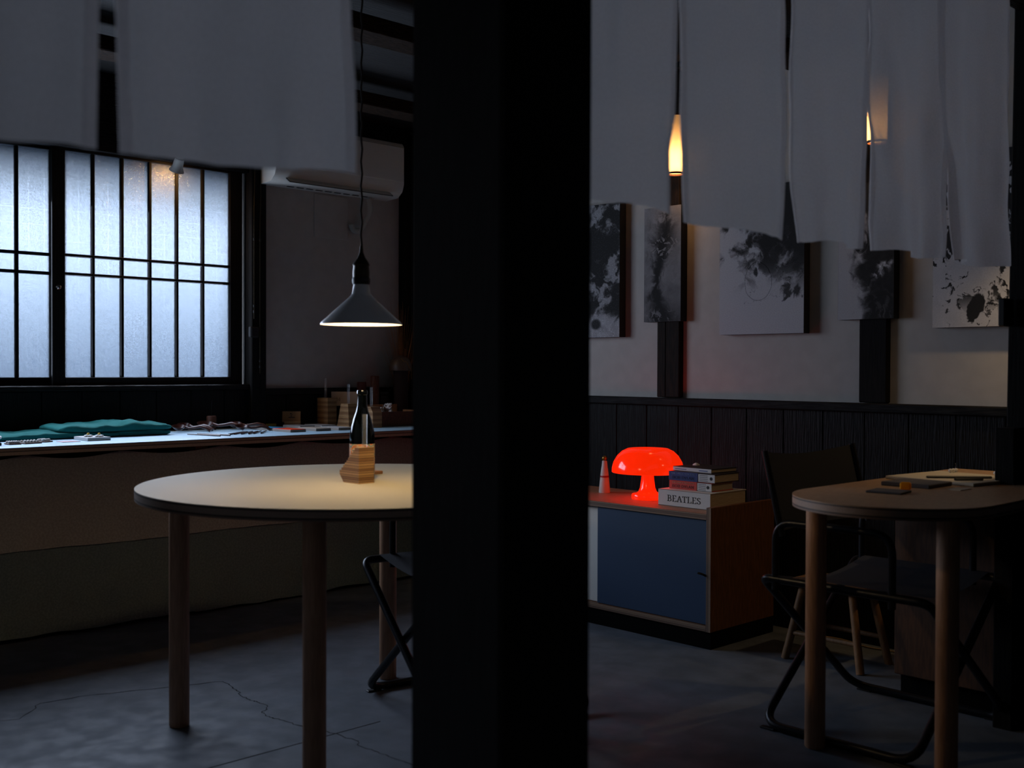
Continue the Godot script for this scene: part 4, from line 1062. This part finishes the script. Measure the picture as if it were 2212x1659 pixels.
	# dark shapes at the back right
	for q in [[3.727, -5.0, 0.024, 0.27, "taller dark brown cylinder jar at the counter back", M.walnut], [3.665, -5.04, 0.026, 0.236, "shorter reddish dark cylinder jar at the counter back", mat(Color(0.28, 0.1, 0.07), 0.6)]]:
		var o := thing("cylinder_jar", q[4], "jar", Vector3(q[0], y, q[1]), 0, "cylinder jars at the counter back")
		obj("body", mb().lathe([Vector2(0, 0), Vector2(q[2], 0), Vector2(q[2], q[3] * 0.62), Vector2(q[2] - 0.001, q[3] * 0.625), Vector2(q[2] - 0.001, q[3] * 0.63), Vector2(0, q[3] * 0.63)], 24), q[5], o)
		obj("lid", mb().lathe([Vector2(0, q[3] * 0.63), Vector2(q[2], q[3] * 0.63), Vector2(q[2], q[3] - 0.003), Vector2(q[2] - 0.003, q[3]), Vector2(0, q[3])], 24), q[5], o)
	var bb := thing("black_box", "small black lidded box beside the cylinder jars", "box", Vector3(3.795, y, -5.03))
	obj("body", mb().box(Vector3(0, 0.08, 0), Vector3(0.06, 0.16, 0.06), 0.003), M.black, bb)
	obj("lid", mb().box(Vector3(0, 0.17, 0), Vector3(0.064, 0.02, 0.064), 0.003), M.black, bb)
	var dl := thing("dome_lamp", "unlit dark bronze dome lamp at the right end of the counter", "lamp", Vector3(3.88, y, -4.962))
	obj("stem", mb().lathe([Vector2(0, 0), Vector2(0.052, 0), Vector2(0.052, 0.01), Vector2(0.042, 0.014), Vector2(0.042, 0.3), Vector2(0, 0.3)], 28), mat(Color(0.13, 0.05, 0.035), 0.85), dl)
	obj("dome", mb().lathe([Vector2(0.058, 0.298), Vector2(0.062, 0.3), Vector2(0.064, 0.318), Vector2(0.058, 0.345), Vector2(0.044, 0.368), Vector2(0.024, 0.381), Vector2(0, 0.385)], 36), mat(Color(0.30, 0.23, 0.18), 0.45), dl)
	obj("wire_loop", mb().tube([Vector3(-0.03, 0.368, 0.042), Vector3(-0.022, 0.352, 0.054), Vector3(-0.004, 0.35, 0.058), Vector3(0.004, 0.33, 0.064), Vector3(0.01, 0.315, 0.066), Vector3(0.026, 0.31, 0.063), Vector3(0.03, 0.27, 0.06), Vector3(0.036, 0.25, 0.055)], 0.0012, 6), M.brass, dl)
	var dg := thing("dried_grass", "bunch of dried tan grass standing behind the dome lamp", "dried plant", Vector3(3.965, y, -5.06))
	obj("holder", mb().lathe([Vector2(0, 0), Vector2(0.022, 0), Vector2(0.022, 0.2), Vector2(0.018, 0.2), Vector2(0.018, 0.01), Vector2(0, 0.01)], 20), M.walnut, dg)
	var rng := RandomNumberGenerator.new()
	rng.seed = 31
	var gm := mb()
	for k in 90:
		var a := rng.randf() * TAU; var sp := rng.randf() * 0.16; var h := rng.randf_range(0.42, 0.70)
		var tip := Vector3(clampf(cos(a) * sp, -0.2, 0.1), h, clampf(sin(a) * sp, -0.06, 0.14))
		gm.tube([Vector3(cos(a) * 0.012, 0.02, sin(a) * 0.012), Vector3(tip.x * 0.35, h * 0.55, tip.z * 0.35), tip], 0.0011, 4, 0.0005)
	tag(obj("stalks", gm, mat(Color(0.66, 0.46, 0.28), 0.9), dg), "", "", "", "stuff")

func build_seats() -> void:
	var a := sling_chair("black tube director chair with dark sling at the long table", Vector3(3.157, 0, -1.635), 0)
	obj("care_tag", mb(Transform3D(Basis(Vector3.RIGHT, -0.24), Vector3(0.2, 0.80, -0.268))).box(Vector3.ZERO, Vector3(0.008, 0.05, 0.002)), M.chrome, a)
	sling_chair("black tube director chair behind the round table, mostly hidden by the post", Vector3(2.378, 0, -2.665), -101)
	var s := thing("trestle_stool", "low wooden stool with splayed legs behind the director chair", "stool", Vector3(3.72, 0, -2.12))
	obj("seat", mb().box(Vector3(0, 0.29, 0), Vector3(0.22, 0.024, 0.30), 0.004), M.stool, s)
	for sx in [-1.0, 1.0]:
		for sz in [-1.0, 1.0]:
			obj("leg", mb().tube([Vector3(sx * 0.105, 0.0, sz * 0.155), Vector3(sx * 0.07, 0.28, sz * 0.1)], 0.015, 10, 0.014), M.stool, s)
		obj("stretcher", mb().tube([Vector3(sx * 0.093, 0.1, -0.135), Vector3(sx * 0.093, 0.1, 0.135)], 0.009, 8), M.stool, s)
	var pc := []
	for k in 24: pc.append(Vector3(4.03 - 0.012 * sin(k * 0.9) - 0.004 * k, 0.004, -2.45 + k * 0.035))
	var cord := obj("floor_cable", mb().tube(pc, 0.003, 6), mat(Color(0.6, 0.5, 0.35), 0.6))
	tag(cord, "thin pale cable lying along the foot of the boarded wall", "cable")
